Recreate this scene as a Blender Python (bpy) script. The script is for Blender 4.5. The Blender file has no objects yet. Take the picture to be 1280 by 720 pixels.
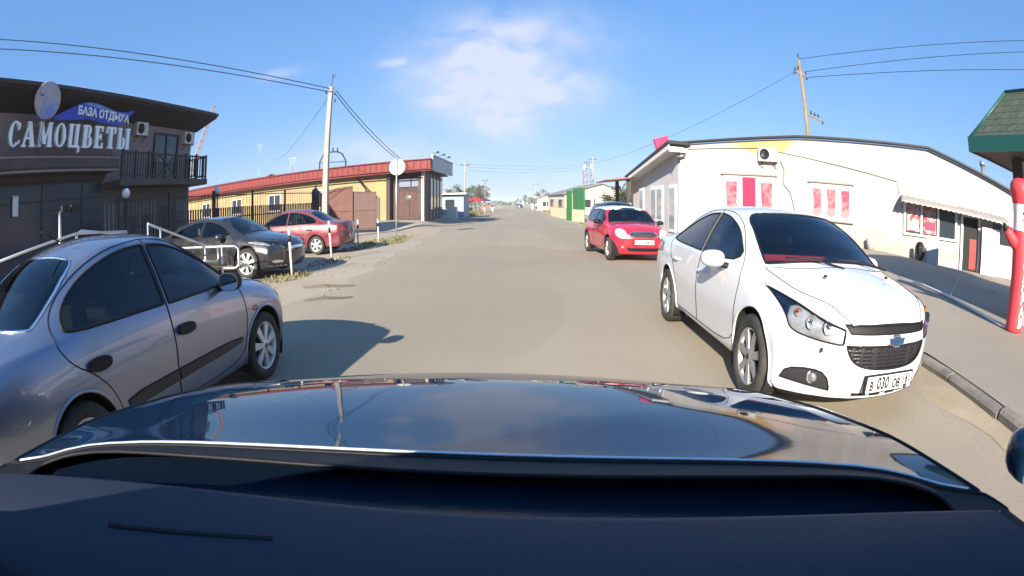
import bpy, bmesh, math, random
import numpy as np
from mathutils import Vector, Matrix
R = math.radians
rnd = random.Random(7)
S = bpy.context.scene
COL = S.collection

# ------------------------------------------------------------------ camera, sky, sun, exposure
cd = bpy.data.cameras.new('camera')
cd.type = 'PANO'
cd.panorama_type = 'FISHEYE_LENS_POLYNOMIAL'      # wide dash camera lens: angle proportional to image radius
cd.fisheye_fov = math.pi
cd.sensor_width = 36.0
cd.sensor_height = 20.25
cd.fisheye_polynomial_k0 = 0.0
cd.fisheye_polynomial_k1 = -1.0 / (650.0 * 36.0 / 1280.0)
cd.fisheye_polynomial_k2 = 0.0
cd.fisheye_polynomial_k3 = -0.15 / 18.0**2 / (650.0 * 36.0 / 1280.0)
cd.fisheye_polynomial_k4 = 0.0
cd.clip_start = 0.02
cd.clip_end = 8000
cam = bpy.data.objects.new('camera', cd)
COL.objects.link(cam)
cam.location = (0, 0, 1.4)
cam.rotation_euler = (math.pi / 2 - 105.4 / 650.0, 0, 5 / 650.0)
S.camera = cam

SUN_AZ = 198.6      # compass bearing of the sun, from +Y clockwise: behind the camera and a little to the left
SUN_EL = 23.0
sd = bpy.data.lights.new('sun', 'SUN')
sd.energy = 4.0
sd.angle = R(0.5)
sd.color = (1.0, 0.90, 0.76)
sun = bpy.data.objects.new('sun', sd)
COL.objects.link(sun)
_to = Vector((math.sin(R(SUN_AZ)) * math.cos(R(SUN_EL)), math.cos(R(SUN_AZ)) * math.cos(R(SUN_EL)), math.sin(R(SUN_EL))))
sun.rotation_euler = _to.to_track_quat('Z', 'Y').to_euler()
sun.location = _to * 60

W = bpy.data.worlds.new('World')
S.world = W
W.use_nodes = True
def make_world():
    nt = W.node_tree; N = nt.nodes; L = nt.links
    N.clear()
    out = N.new('ShaderNodeOutputWorld'); bg = N.new('ShaderNodeBackground')
    bg.inputs['Strength'].default_value = 0.062
    sky = N.new('ShaderNodeTexSky'); sky.sky_type = 'NISHITA'; sky.sun_disc = False
    sky.sun_elevation = R(SUN_EL); sky.sun_rotation = R(SUN_AZ)
    sky.altitude = 80; sky.air_density = 1.0; sky.dust_density = 0.3; sky.ozone_density = 3.5
    tc = N.new('ShaderNodeTexCoord'); sep = N.new('ShaderNodeSeparateXYZ')
    L.new(tc.outputs['Generated'], sep.inputs[0])
    def m(op, a, b=None, c=None):
        n = N.new('ShaderNodeMath'); n.operation = op
        for i, v in enumerate((a, b, c)):
            if v is None: continue
            if isinstance(v, (int, float)): n.inputs[i].default_value = v
            else: L.new(v, n.inputs[i])
        return n.outputs[0]
    yy = m('MAXIMUM', sep.outputs[1], 0.02)
    u = m('DIVIDE', sep.outputs[0], yy); v = m('DIVIDE', sep.outputs[2], yy)
    comb = N.new('ShaderNodeCombineXYZ'); L.new(u, comb.inputs[0]); L.new(m('MULTIPLY', v, 1.7), comb.inputs[1])
    no = N.new('ShaderNodeTexNoise'); no.inputs['Scale'].default_value = 7.5; no.inputs['Detail'].default_value = 9
    no.inputs['Roughness'].default_value = 0.62; no.inputs['Distortion'].default_value = 0.35
    L.new(comb.outputs[0], no.inputs['Vector'])
    total = None
    # (centre u, centre v, radius u, radius v, weight) of the wisps of high cloud
    for cu, cv, ru, rv, w in ((-0.04, 0.27, 0.15, 0.11, 1.2), (-0.03, 0.185, 0.10, 0.06, 1.15), (0.06, 0.235, 0.10, 0.05, 1.1), (-0.12, 0.215, 0.08, 0.03, .9),
                              (-0.25, 0.305, 0.035, 0.012, 0.75), (-0.26, 0.10, 0.22, 0.05, 0.55), (0.0, 0.36, 0.16, 0.06, 0.8),
                              (-0.52, 0.32, 0.06, 0.012, 0.5), (0.28, 0.06, 0.3, 0.03, 0.3)):
        d = m('ADD', m('POWER', m('ABSOLUTE', m('DIVIDE', m('SUBTRACT', u, cu), ru)), 2.0), m('POWER', m('ABSOLUTE', m('DIVIDE', m('SUBTRACT', v, cv), rv)), 2.0))
        g = m('MULTIPLY', m('EXPONENT', m('MULTIPLY', d, -0.9)), w)
        total = g if total is None else m('MAXIMUM', total, g)
    cl = m('MULTIPLY', total, m('ADD', m('MULTIPLY', no.outputs['Fac'], 3.6), -0.85))
    cl = m('MULTIPLY', m('MINIMUM', m('MAXIMUM', cl, 0.0), 0.95), 0.85)
    # thin veil of pale haze low over the horizon
    veil = m('MULTIPLY', m('EXPONENT', m('MULTIPLY', m('MAXIMUM', sep.outputs[2], 0.0), -6.5)), 0.62)
    hs = N.new('ShaderNodeHueSaturation'); hs.inputs['Saturation'].default_value = 1.12; hs.inputs['Value'].default_value = 1.0
    L.new(sky.outputs[0], hs.inputs['Color'])
    mv = N.new('ShaderNodeMix'); mv.data_type = 'RGBA'
    md = N.new('ShaderNodeMix'); md.data_type = 'RGBA'; md.inputs[0].default_value = .6; L.new(hs.outputs[0], md.inputs[6]); md.inputs[7].default_value = (.80, 2.25, 5.2, 1)
    L.new(veil, mv.inputs[0]); L.new(md.outputs[2], mv.inputs[6]); mv.inputs[7].default_value = (2.6, 3.5, 4.8, 1)
    mx = N.new('ShaderNodeMix'); mx.data_type = 'RGBA'
    L.new(cl, mx.inputs[0]); L.new(mv.outputs[2], mx.inputs[6]); mx.inputs[7].default_value = (4.3, 4.5, 5.4, 1)
    L.new(mx.outputs[2], bg.inputs['Color'])
    L.new(bg.outputs[0], out.inputs[0])
make_world()

vs = S.view_settings
vs.view_transform = 'Standard'; vs.look = 'None'; vs.gamma = 1.0; vs.use_curve_mapping = False
vs.exposure = 1.6
S.cycles.max_bounces = 8
S.cycles.transparent_max_bounces = 12
S.cycles.caustics_reflective = False
S.cycles.caustics_refractive = False
S.cycles.sample_clamp_indirect = 6.0

# ------------------------------------------------------------------ materials
MATS = {}
def mat(name, col=(0.5, 0.5, 0.5), rough=0.6, metal=0.0, coat=0.0, spec=0.5, var=0.0, vscale=3.0, bump=0.0, bscale=40.0, dirt=0.0, dirtcol=(0.30, 0.26, 0.20), backdark=False, alpha=None, trans=0.0):
    """principled surface; var: mottled tone, bump: fine relief, dirt: dust that settles in noise patches"""
    if name in MATS: return MATS[name]
    M = bpy.data.materials.new(name); M.use_nodes = True
    nt = M.node_tree; N = nt.nodes; L = nt.links
    b = N['Principled BSDF']
    b.inputs['Base Color'].default_value = (*col, 1); b.inputs['Roughness'].default_value = rough
    b.inputs['Metallic'].default_value = metal; b.inputs['Coat Weight'].default_value = coat
    b.inputs['Coat Roughness'].default_value = 0.04
    b.inputs['Specular IOR Level'].default_value = spec
    src = None
    if var or bump or dirt:
        tc = N.new('ShaderNodeTexCoord')
    if var:
        no = N.new('ShaderNodeTexNoise'); no.inputs['Scale'].default_value = vscale; no.inputs['Detail'].default_value = 8; no.inputs['Roughness'].default_value = 0.65
        L.new(tc.outputs['Object'], no.inputs['Vector'])
        cr = N.new('ShaderNodeValToRGB')
        lo = tuple(c * (1 - var) for c in col); hi = tuple(min(1, c * (1 + var)) for c in col)
        cr.color_ramp.elements[0].position = 0.3; cr.color_ramp.elements[0].color = (*lo, 1)
        cr.color_ramp.elements[1].position = 0.7; cr.color_ramp.elements[1].color = (*hi, 1)
        L.new(no.outputs['Fac'], cr.inputs[0]); src = cr.outputs[0]
    if dirt:
        no2 = N.new('ShaderNodeTexNoise'); no2.inputs['Scale'].default_value = 2.2; no2.inputs['Detail'].default_value = 9; no2.inputs['Roughness'].default_value = 0.7
        L.new(tc.outputs['Object'], no2.inputs['Vector'])
        mr = N.new('ShaderNodeMapRange'); mr.inputs[1].default_value = 0.42; mr.inputs[2].default_value = 0.75; mr.inputs[4].default_value = dirt
        L.new(no2.outputs['Fac'], mr.inputs[0])
        mx = N.new('ShaderNodeMix'); mx.data_type = 'RGBA'
        L.new(mr.outputs[0], mx.inputs[0]); mx.inputs[6].default_value = (*col, 1); mx.inputs[7].default_value = (*dirtcol, 1)
        if src is not None: L.new(src, mx.inputs[6])
        src = mx.outputs[2]
        mr2 = N.new('ShaderNodeMapRange'); mr2.inputs[1].default_value = 0.42; mr2.inputs[2].default_value = 0.75; mr2.inputs[3].default_value = rough; mr2.inputs[4].default_value = min(1, rough + dirt * 1.2)
        L.new(no2.outputs['Fac'], mr2.inputs[0]); L.new(mr2.outputs[0], b.inputs['Roughness'])
    if bump:
        nb = N.new('ShaderNodeTexNoise'); nb.inputs['Scale'].default_value = bscale; nb.inputs['Detail'].default_value = 6
        L.new(tc.outputs['Object'], nb.inputs['Vector'])
        bp = N.new('ShaderNodeBump'); bp.inputs['Strength'].default_value = bump; bp.inputs['Distance'].default_value = 0.02
        L.new(nb.outputs['Fac'], bp.inputs['Height']); L.new(bp.outputs[0], b.inputs['Normal'])
    if backdark:
        geo = N.new('ShaderNodeNewGeometry'); mx = N.new('ShaderNodeMix'); mx.data_type = 'RGBA'
        L.new(geo.outputs['Backfacing'], mx.inputs[0]); mx.inputs[6].default_value = (*col, 1); mx.inputs[7].default_value = (0.02, 0.02, 0.022, 1)
        if src is not None: L.new(src, mx.inputs[6])
        src = mx.outputs[2]
        iv = N.new('ShaderNodeMath'); iv.operation = 'SUBTRACT'; iv.inputs[0].default_value = 1.0; L.new(geo.outputs['Backfacing'], iv.inputs[1])
        for key, val in (('Metallic', metal), ('Coat Weight', coat)):
            mm = N.new('ShaderNodeMath'); mm.operation = 'MULTIPLY'; mm.inputs[1].default_value = val
            L.new(iv.outputs[0], mm.inputs[0]); L.new(mm.outputs[0], b.inputs[key])
    if src is not None: L.new(src, b.inputs['Base Color'])
    MATS[name] = M
    return M

def glass(name, tint=(0.3, 0.33, 0.33), trans=0.5, rough=0.02):
    """thin tinted pane: part clear, part dark, with a mirror-like surface"""
    if name in MATS: return MATS[name]
    M = bpy.data.materials.new(name); M.use_nodes = True
    nt = M.node_tree; N = nt.nodes; L = nt.links
    N.clear()
    out = N.new('ShaderNodeOutputMaterial')
    tr = N.new('ShaderNodeBsdfTransparent'); tr.inputs[0].default_value = (*[c * trans for c in tint], 1)
    gl = N.new('ShaderNodeBsdfGlossy'); gl.inputs['Roughness'].default_value = rough; gl.inputs[0].default_value = (0.95, 0.97, 1, 1)
    fr = N.new('ShaderNodeFresnel'); fr.inputs['IOR'].default_value = 1.55
    mx = N.new('ShaderNodeMixShader'); L.new(fr.outputs[0], mx.inputs[0]); L.new(tr.outputs[0], mx.inputs[1]); L.new(gl.outputs[0], mx.inputs[2])
    L.new(mx.outputs[0], out.inputs[0])
    MATS[name] = M
    return M

# ------------------------------------------------------------------ mesh building
class MB:
    """collects shapes into ONE mesh; every shape may take its own material index"""
    def __init__(s): s.v = []; s.f = []; s.m = []; s.sm = []
    def add(s, vs_, fs, mi=0, smooth=False):
        o = len(s.v); s.v.extend([tuple(p) for p in vs_])
        for f in fs: s.f.append([i + o for i in f]); s.m.append(mi); s.sm.append(smooth)
        return s
    def box(s, c, d, mi=0, rz=0.0, M=None):
        x, y, z = d[0] / 2, d[1] / 2, d[2] / 2
        vs_ = [Vector(p) for p in ((-x, -y, -z), (x, -y, -z), (x, y, -z), (-x, y, -z), (-x, -y, z), (x, -y, z), (x, y, z), (-x, y, z))]
        if rz: vs_ = [Matrix.Rotation(rz, 3, 'Z') @ p for p in vs_]
        if M is not None: vs_ = [M @ p for p in vs_]
        return s.add([p + Vector(c) for p in vs_], [(0, 3, 2, 1), (4, 5, 6, 7), (0, 1, 5, 4), (1, 2, 6, 5), (2, 3, 7, 6), (3, 0, 4, 7)], mi)
    def span(s, a, b, mi=0):
        return s.box([(a[i] + b[i]) / 2 for i in range(3)], [abs(b[i] - a[i]) for i in range(3)], mi)
    def beam(s, a, b, w, h, mi=0, up=(0, 0, 1)):
        a = Vector(a); b = Vector(b); d = b - a; l = d.length
        if l < 1e-6: return s
        d.normalize(); u = Vector(up)
        if abs(d.dot(u)) > 0.98: u = Vector((1, 0, 0))
        r = d.cross(u).normalized(); u = r.cross(d).normalized()
        M = Matrix((d, r, u)).transposed()
        return s.box((a + b) / 2, (l, w, h), mi, M=M)
    def tube(s, pts, r, n=8, mi=0, closed=False, caps=True):
        P = [Vector(p) for p in pts]; k = len(P)
        rr = r if isinstance(r, (list, tuple)) else [r] * k
        vs_ = []; ref = None
        for i in range(k):
            if closed: d = P[(i + 1) % k] - P[i - 1]
            else: d = P[min(i + 1, k - 1)] - P[max(i - 1, 0)]
            if d.length < 1e-9: d = Vector((0, 0, 1))
            d.normalize()
            if ref is None:
                ref = Vector((0, 0, 1)) if abs(d.z) < 0.9 else Vector((1, 0, 0))
            a = ref - d * ref.dot(d)
            if a.length < 1e-6: a = d.orthogonal()
            a.normalize(); b = d.cross(a); ref = a
            for j in range(n):
                t = 2 * math.pi * j / n
                vs_.append(P[i] + (a * math.cos(t) + b * math.sin(t)) * rr[i])
        fs = []
        for i in range(k if closed else k - 1):
            i2 = (i + 1) % k
            for j in range(n):
                j2 = (j + 1) % n
                fs.append((i * n + j, i * n + j2, i2 * n + j2, i2 * n + j))
        s.add(vs_, fs, mi, True)
        if caps and not closed:
            s.add(vs_[:n], [tuple(reversed(range(n)))], mi); s.add(vs_[-n:], [tuple(range(n))], mi)
        return s
    def lathe(s, prof, c=(0, 0, 0), axis='z', n=24, mi=0, smooth=True):
        """prof: (radius, height along axis) list"""
        vs_ = []; k = len(prof)
        for r, h in prof:
            for j in range(n):
                t = 2 * math.pi * j / n
                a, b = r * math.cos(t), r * math.sin(t)
                p = (a, b, h) if axis == 'z' else ((a, h, b) if axis == 'y' else (h, a, b))
                vs_.append((p[0] + c[0], p[1] + c[1], p[2] + c[2]))
        fs = []
        for i in range(k - 1):
            for j in range(n):
                j2 = (j + 1) % n
                q = (i * n + j, i * n + j2, (i + 1) * n + j2, (i + 1) * n + j)
                fs.append(q if axis != 'y' else tuple(reversed(q)))
        return s.add(vs_, fs, mi, smooth)
    def prism(s, poly, o, u, v, depth, mi=0):
        """polygon in the plane (o; u, v) pushed by depth along u x v"""
        o = Vector(o); u = Vector(u).normalized(); v = Vector(v).normalized(); n = u.cross(v)
        A = [o + u * p[0] + v * p[1] for p in poly]; B = [p + n * depth for p in A]; k = len(A)
        fs = [tuple(reversed(range(k))), tuple(range(k, 2 * k))] + [(i, (i + 1) % k, (i + 1) % k + k, i + k) for i in range(k)]
        return s.add(A + B, fs, mi)
    def ball(s, c, r, n=16, mi=0, sc=(1, 1, 1)):
        vs_ = []; k = n // 2
        for i in range(k + 1):
            a = math.pi * i / k
            for j in range(n):
                t = 2 * math.pi * j / n
                vs_.append((c[0] + r * sc[0] * math.sin(a) * math.cos(t), c[1] + r * sc[1] * math.sin(a) * math.sin(t), c[2] + r * sc[2] * math.cos(a)))
        fs = [(i * n + j, (i + 1) * n + j, (i + 1) * n + (j + 1) % n, i * n + (j + 1) % n) for i in range(k) for j in range(n)]
        return s.add(vs_, fs, mi, True)
    def mesh(s, name, mats):
        me = bpy.data.meshes.new(name); me.from_pydata(s.v, [], s.f)
        me.polygons.foreach_set('material_index', s.m); me.polygons.foreach_set('use_smooth', s.sm)
        for m_ in (mats if isinstance(mats, (list, tuple)) else [mats]): me.materials.append(m_)
        bm = bmesh.new(); bm.from_mesh(me)
        bmesh.ops.remove_doubles(bm, verts=bm.verts, dist=1e-5)
        bmesh.ops.dissolve_degenerate(bm, edges=bm.edges, dist=1e-6)
        bmesh.ops.recalc_face_normals(bm, faces=bm.faces)
        bm.to_mesh(me); bm.free()
        me.update()
        return me
    def build(s, name, mats, parent=None, loc=None, rz=None, bevel=0.0):
        o = bpy.data.objects.new(name, s.mesh(name, mats)); COL.objects.link(o)
        if parent is not None: o.parent = parent
        if loc is not None: o.location = loc
        if rz is not None: o.rotation_euler.z = rz
        if bevel:
            md = o.modifiers.new('bevel', 'BEVEL'); md.width = bevel; md.segments = 2; md.limit_method = 'ANGLE'; md.angle_limit = R(40)
            md.harden_normals = False
        return o

def tag(o, label=None, cat=None, group=None, kind=None):
    if label: o['label'] = label
    if cat: o['category'] = cat
    if group: o['group'] = group
    if kind: o['kind'] = kind
    return o
def thing(name, label, cat, loc=(0, 0, 0), rz=0.0, group=None):
    o = bpy.data.objects.new(name, None); COL.objects.link(o)
    o.empty_display_size = 0.3
    o.location = loc; o.rotation_euler = (0, 0, rz)
    return tag(o, label, cat, group)
def copy_tree(o, parent=None):
    c = o.copy(); COL.objects.link(c)
    if parent is not None: c.parent = parent
    for ch in list(o.children): copy_tree(ch, c)
    return c
def text_part(name, body, size, m_, parent, M, extrude=0.003, offset=0.0, align='CENTER', spacing=1.0):
    cu = bpy.data.curves.new(name, 'FONT'); cu.body = body; cu.size = size; cu.extrude = extrude; cu.offset = offset
    cu.align_x = align; cu.align_y = 'CENTER'; cu.space_character = spacing; cu.resolution_u = 4
    to = bpy.data.objects.new(name, cu)
    me = bpy.data.meshes.new_from_object(to)
    bpy.data.objects.remove(to); bpy.data.curves.remove(cu)
    me.name = name; me.materials.clear(); me.materials.append(m_)
    me.transform(M)
    o = bpy.data.objects.new(name, me); COL.objects.link(o); o.parent = parent
    return o
def frame(o, u, v):
    """matrix whose x axis is u, y axis v, origin o"""
    u = Vector(u).normalized(); v = Vector(v).normalized(); n = u.cross(v)
    M = Matrix((u, v, n)).transposed().to_4x4(); M.translation = Vector(o)
    return M
# ------------------------------------------------------------------ cars: a smooth shell, cut along real panel and glass outlines
def PC(pts):
    """smooth monotone interpolation through (x, value) points"""
    pts = sorted(pts); x = np.array([p[0] for p in pts], float); y = np.array([p[1] for p in pts], float)
    if len(x) == 1: return lambda t: np.full_like(np.asarray(t, float), y[0])
    h = np.diff(x); d = np.diff(y) / h; m = np.zeros_like(y)
    m[0], m[-1] = d[0], d[-1]
    for i in range(1, len(x) - 1):
        if d[i - 1] * d[i] > 0:
            w1, w2 = 2 * h[i] + h[i - 1], h[i] + 2 * h[i - 1]
            m[i] = (w1 + w2) / (w1 / d[i - 1] + w2 / d[i])
    def f(t):
        t = np.clip(np.asarray(t, float), x[0], x[-1])
        i = np.clip(np.searchsorted(x, t) - 1, 0, len(x) - 2)
        s = (t - x[i]) / h[i]
        return (2 * s**3 - 3 * s**2 + 1) * y[i] + (s**3 - 2 * s**2 + s) * h[i] * m[i] + (-2 * s**3 + 3 * s**2) * y[i + 1] + (s**3 - s**2) * h[i] * m[i + 1]
    return f

SEG = (4, 2, 7, 8, 14, 16)
def shell(sp):
    """bmesh of a closed car body; sp holds the curves along x (front is +x)"""
    fl, zs, ws, zm, wm, zb, wb, zr, wr, zt = [PC(sp[k]) for k in ('floor', 'zs', 'ws', 'zm', 'wm', 'zb', 'wb', 'zr', 'wr', 'zt')]
    xn, xt = PC(sp['nose']), PC(sp['tail'])
    Wd = sp['W'] / 2; sig = sp.get('sigma', 0.022)
    x1 = max(v for _, v in sp['nose']) + 0.02; x0 = min(v for _, v in sp['tail']) - 0.02
    n = int((x1 - x0) / sp.get('step', 0.035)) + 1
    xs = np.linspace(x0, x1, n)
    rings = []
    for x in xs:
        c = [(0, fl(x)), (ws(x) - 0.07, fl(x)), (ws(x), zs(x)), (wm(x), zm(x)), (wb(x), zb(x)), (wr(x), zr(x)), (0, zt(x))]
        c = [(float(a), float(b)) for a, b in c]
        half = []
        for i, k in enumerate(SEG):
            (a0, b0), (a1, b1) = c[i], c[i + 1]
            for j in range(k):
                t = j / k
                if i == 5:
                    yy = a0 * (1 - t); half.append((yy, b0 + (b1 - b0) * (1 - (1 - t)**2)))
                elif i == 3:
                    q = math.sin(t * math.pi) * 0.012
                    half.append((a0 + (a1 - a0) * t + q, b0 + (b1 - b0) * t))
                elif i == 4:
                    q = math.sin(t * math.pi) * 0.018 * min(1, abs(b1 - b0) / 0.3)
                    half.append((a0 + (a1 - a0) * t + q, b0 + (b1 - b0) * t))
                else:
                    half.append((a0 + (a1 - a0) * t, b0 + (b1 - b0) * t))
        half.append(c[-1])
        full = half + [(-a, b) for a, b in half[-2:0:-1]]
        P = np.array(full)
        seg = np.linalg.norm(np.roll(P, -1, 0) - P, axis=1)
        s = np.concatenate([[0], np.cumsum(seg)[:-1]]); Lt = seg.sum()
        d = np.abs(s[:, None] - s[None, :]); d = np.minimum(d, Lt - d)
        wgt = np.exp(-0.5 * (d / sig)**2) * ((seg + np.roll(seg, 1)) / 2 + 1e-6)[None, :]
        rings.append(((wgt @ P) / wgt.sum(1)[:, None]))
    K = len(rings[0])
    kf, kr = sp.get('kf', 0.05), sp.get('kr', 0.05)
    def warp(x, y, z):
        xf = xn(z) - sp['bowf'] * np.abs(y / Wd)**sp.get('pf', 2.4)
        xr = xt(z) + sp['bowr'] * np.abs(y / Wd)**sp.get('pr', 2.6)
        a = np.minimum(x, xf) - kf * np.log1p(np.exp(-np.abs(x - xf) / kf))
        b = np.maximum(a, xr) + kr * np.log1p(np.exp(-np.abs(a - xr) / kr))
        return b
    V = []; rows = []
    def ring(x, P):
        X = warp(np.full(K, x), P[:, 0], P[:, 1])
        o = len(V); V.extend([(X[i], P[i, 0], P[i, 1]) for i in range(K)]); rows.append(o)
    NC = 16
    zc0 = (rings[0][0, 1] + rings[0][K // 2, 1]) / 2; zc1 = (rings[-1][0, 1] + rings[-1][K // 2, 1]) / 2
    for q in range(NC):
        s_ = (q + 0.15) / NC
        P = rings[0].copy(); P[:, 0] *= s_; P[:, 1] = zc0 + (P[:, 1] - zc0) * s_; ring(xs[0] - 0.3, P)
    for x, P in zip(xs, rings): ring(x, P)
    for q in range(NC):
        s_ = (NC - 1 - q + 0.15) / NC
        P = rings[-1].copy(); P[:, 0] *= s_; P[:, 1] = zc1 + (P[:, 1] - zc1) * s_; ring(xs[-1] + 0.3, P)
    bm = bmesh.new()
    vv = [bm.verts.new(p) for p in V]
    for a, b in zip(rows[:-1], rows[1:]):
        for i in range(K):
            j = (i + 1) % K
            bm.faces.new((vv[a + i], vv[a + j], vv[b + j], vv[b + i]))
    bm.faces.new([vv[rows[0] + i] for i in reversed(range(K))]); bm.faces.new([vv[rows[-1] + i] for i in range(K)])
    bmesh.ops.recalc_face_normals(bm, faces=bm.faces)
    for f in bm.faces: f.smooth = True
    bm.faces.layers.int.new('reg'); bm.normal_update()
    return bm

def rounded(poly, it=2):
    """cut the corners of an outline; points with a third value keep their corner"""
    P = [(p[0], p[1], len(p) > 2) for p in poly]
    for _ in range(it):
        Q = []; k = len(P)
        for i in range(k):
            a, b, c = P[i - 1], P[i], P[(i + 1) % k]
            if b[2]: Q.append(b); continue
            Q.append((b[0] + (a[0] - b[0]) * 0.25, b[1] + (a[1] - b[1]) * 0.25, False))
            Q.append((b[0] + (c[0] - b[0]) * 0.25, b[1] + (c[1] - b[1]) * 0.25, False))
        P = Q
    return [(p[0], p[1]) for p in P]
def inside(P, a, b):
    r = False; k = len(P)
    for i in range(k):
        x1, y1 = P[i - 1]; x2, y2 = P[i]
        if (y1 > b) != (y2 > b) and a < (x2 - x1) * (b - y1) / (y2 - y1) + x1: r = not r
    return r
VIEWS = {'side': ((1, 0, 0), (0, 0, 1)), 'front': ((0, 1, 0), (0, 0, 1)), 'top': ((1, 0, 0), (0, 1, 0))}
def cut(bm, poly, view, reg, test, only=(0,)):
    """split the shell along the outline seen in that view and give the faces inside it the number reg"""
    u, v = [Vector(q) for q in (VIEWS[view] if isinstance(view, str) else view)]
    n = u.cross(v); L = bm.faces.layers.int['reg']
    a0, a1 = min(p[0] for p in poly) - 0.01, max(p[0] for p in poly) + 0.01
    b0, b1 = min(p[1] for p in poly) - 0.01, max(p[1] for p in poly) + 0.01
    def bb(f):
        A = [q.co.dot(u) for q in f.verts]; B = [q.co.dot(v) for q in f.verts]
        return min(A), max(A), min(B), max(B)
    cand = []
    for f in bm.faces:
        if f[L] not in only or not test(f.calc_center_median(), f.normal): continue
        x = bb(f)
        if x[1] > a0 and x[0] < a1 and x[3] > b0 and x[2] < b1: cand.append(f)
    cand = set(cand)
    k = len(poly)
    for i in range(k):
        p, q = poly[i], poly[(i + 1) % k]
        e = u * (q[0] - p[0]) + v * (q[1] - p[1])
        if e.length < 1e-6: continue
        lo0, hi0 = min(p[0], q[0]) - 0.004, max(p[0], q[0]) + 0.004; lo1, hi1 = min(p[1], q[1]) - 0.004, max(p[1], q[1]) + 0.004
        fs = []
        for f in cand:
            x = bb(f)
            if x[1] > lo0 and x[0] < hi0 and x[3] > lo1 and x[2] < hi1: fs.append(f)
        if not fs: continue
        es = {ed for f in fs for ed in f.edges}; vs_ = {w for f in fs for w in f.verts}
        r = bmesh.ops.bisect_plane(bm, geom=fs + list(es) + list(vs_), dist=1e-5, plane_co=u * p[0] + v * p[1], plane_no=e.cross(n).normalized())
        cand -= set(fs)
        cand |= {g for g in r['geom'] if isinstance(g, bmesh.types.BMFace)}
        cand = {f for f in cand if f.is_valid}
    got = []
    for f in cand:
        c = f.calc_center_median()
        if inside(poly, c.dot(u), c.dot(v)): f[L] = reg; got.append(f)
    return got
def loops_of(faces):
    """ordered outlines of a set of faces, as lists of points pushed to the surface"""
    fs = set(faces); es = set()
    for f in fs:
        for e in f.edges:
            if sum(1 for g in e.link_faces if g in fs) == 1: es.add(e)
    out = []
    while es:
        e = es.pop(); a, b = e.verts; ch = [a, b]
        while True:
            nx = None
            for g in ch[-1].link_edges:
                if g in es: nx = g; break
            if nx is None: break
            es.discard(nx); w = nx.other_vert(ch[-1])
            if w is ch[0]: break
            ch.append(w)
        pts = [tuple(w.co) for w in ch]
        thin = [pts[0]]
        for p in pts[1:]:
            if (Vector(p) - Vector(thin[-1])).length > 0.012: thin.append(p)
        if len(thin) > 5: out.append(thin)
    return out
def faces_mesh(faces, name, mats, seam=None, push=0.0, smooth=True):
    """copy faces into a mesh of their own; seam=(radius, material index) draws the gap or rubber along their outline"""
    idx = {}; vs_ = []; fs = []; nn = []
    for f in faces:
        q = []
        for w in f.verts:
            if w not in idx:
                idx[w] = len(vs_); vs_.append(w.co + w.normal * push if push else w.co.copy()); nn.append(w.normal.copy())
            q.append(idx[w])
        fs.append(q)
    k0 = len(vs_)
    mb = MB(); mb.add(vs_, fs, 0, smooth)
    if seam:
        for lp in loops_of(faces): mb.tube(lp, seam[0], 5, seam[1], closed=True)
    me = bpy.data.meshes.new(name); me.from_pydata([tuple(p) for p in mb.v], [], mb.f)
    me.polygons.foreach_set('material_index', mb.m); me.polygons.foreach_set('use_smooth', mb.sm)
    for m_ in mats: me.materials.append(m_)
    nl = [tuple(p) for p in nn]
    me.update()
    seamn = [tuple(q.normal) for q in me.vertices][k0:]
    try: me.normals_split_custom_set_from_vertices(nl + seamn)
    except Exception: pass
    return me
def link(me, name, parent):
    o = bpy.data.objects.new(name, me); COL.objects.link(o); o.parent = parent
    return o

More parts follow.
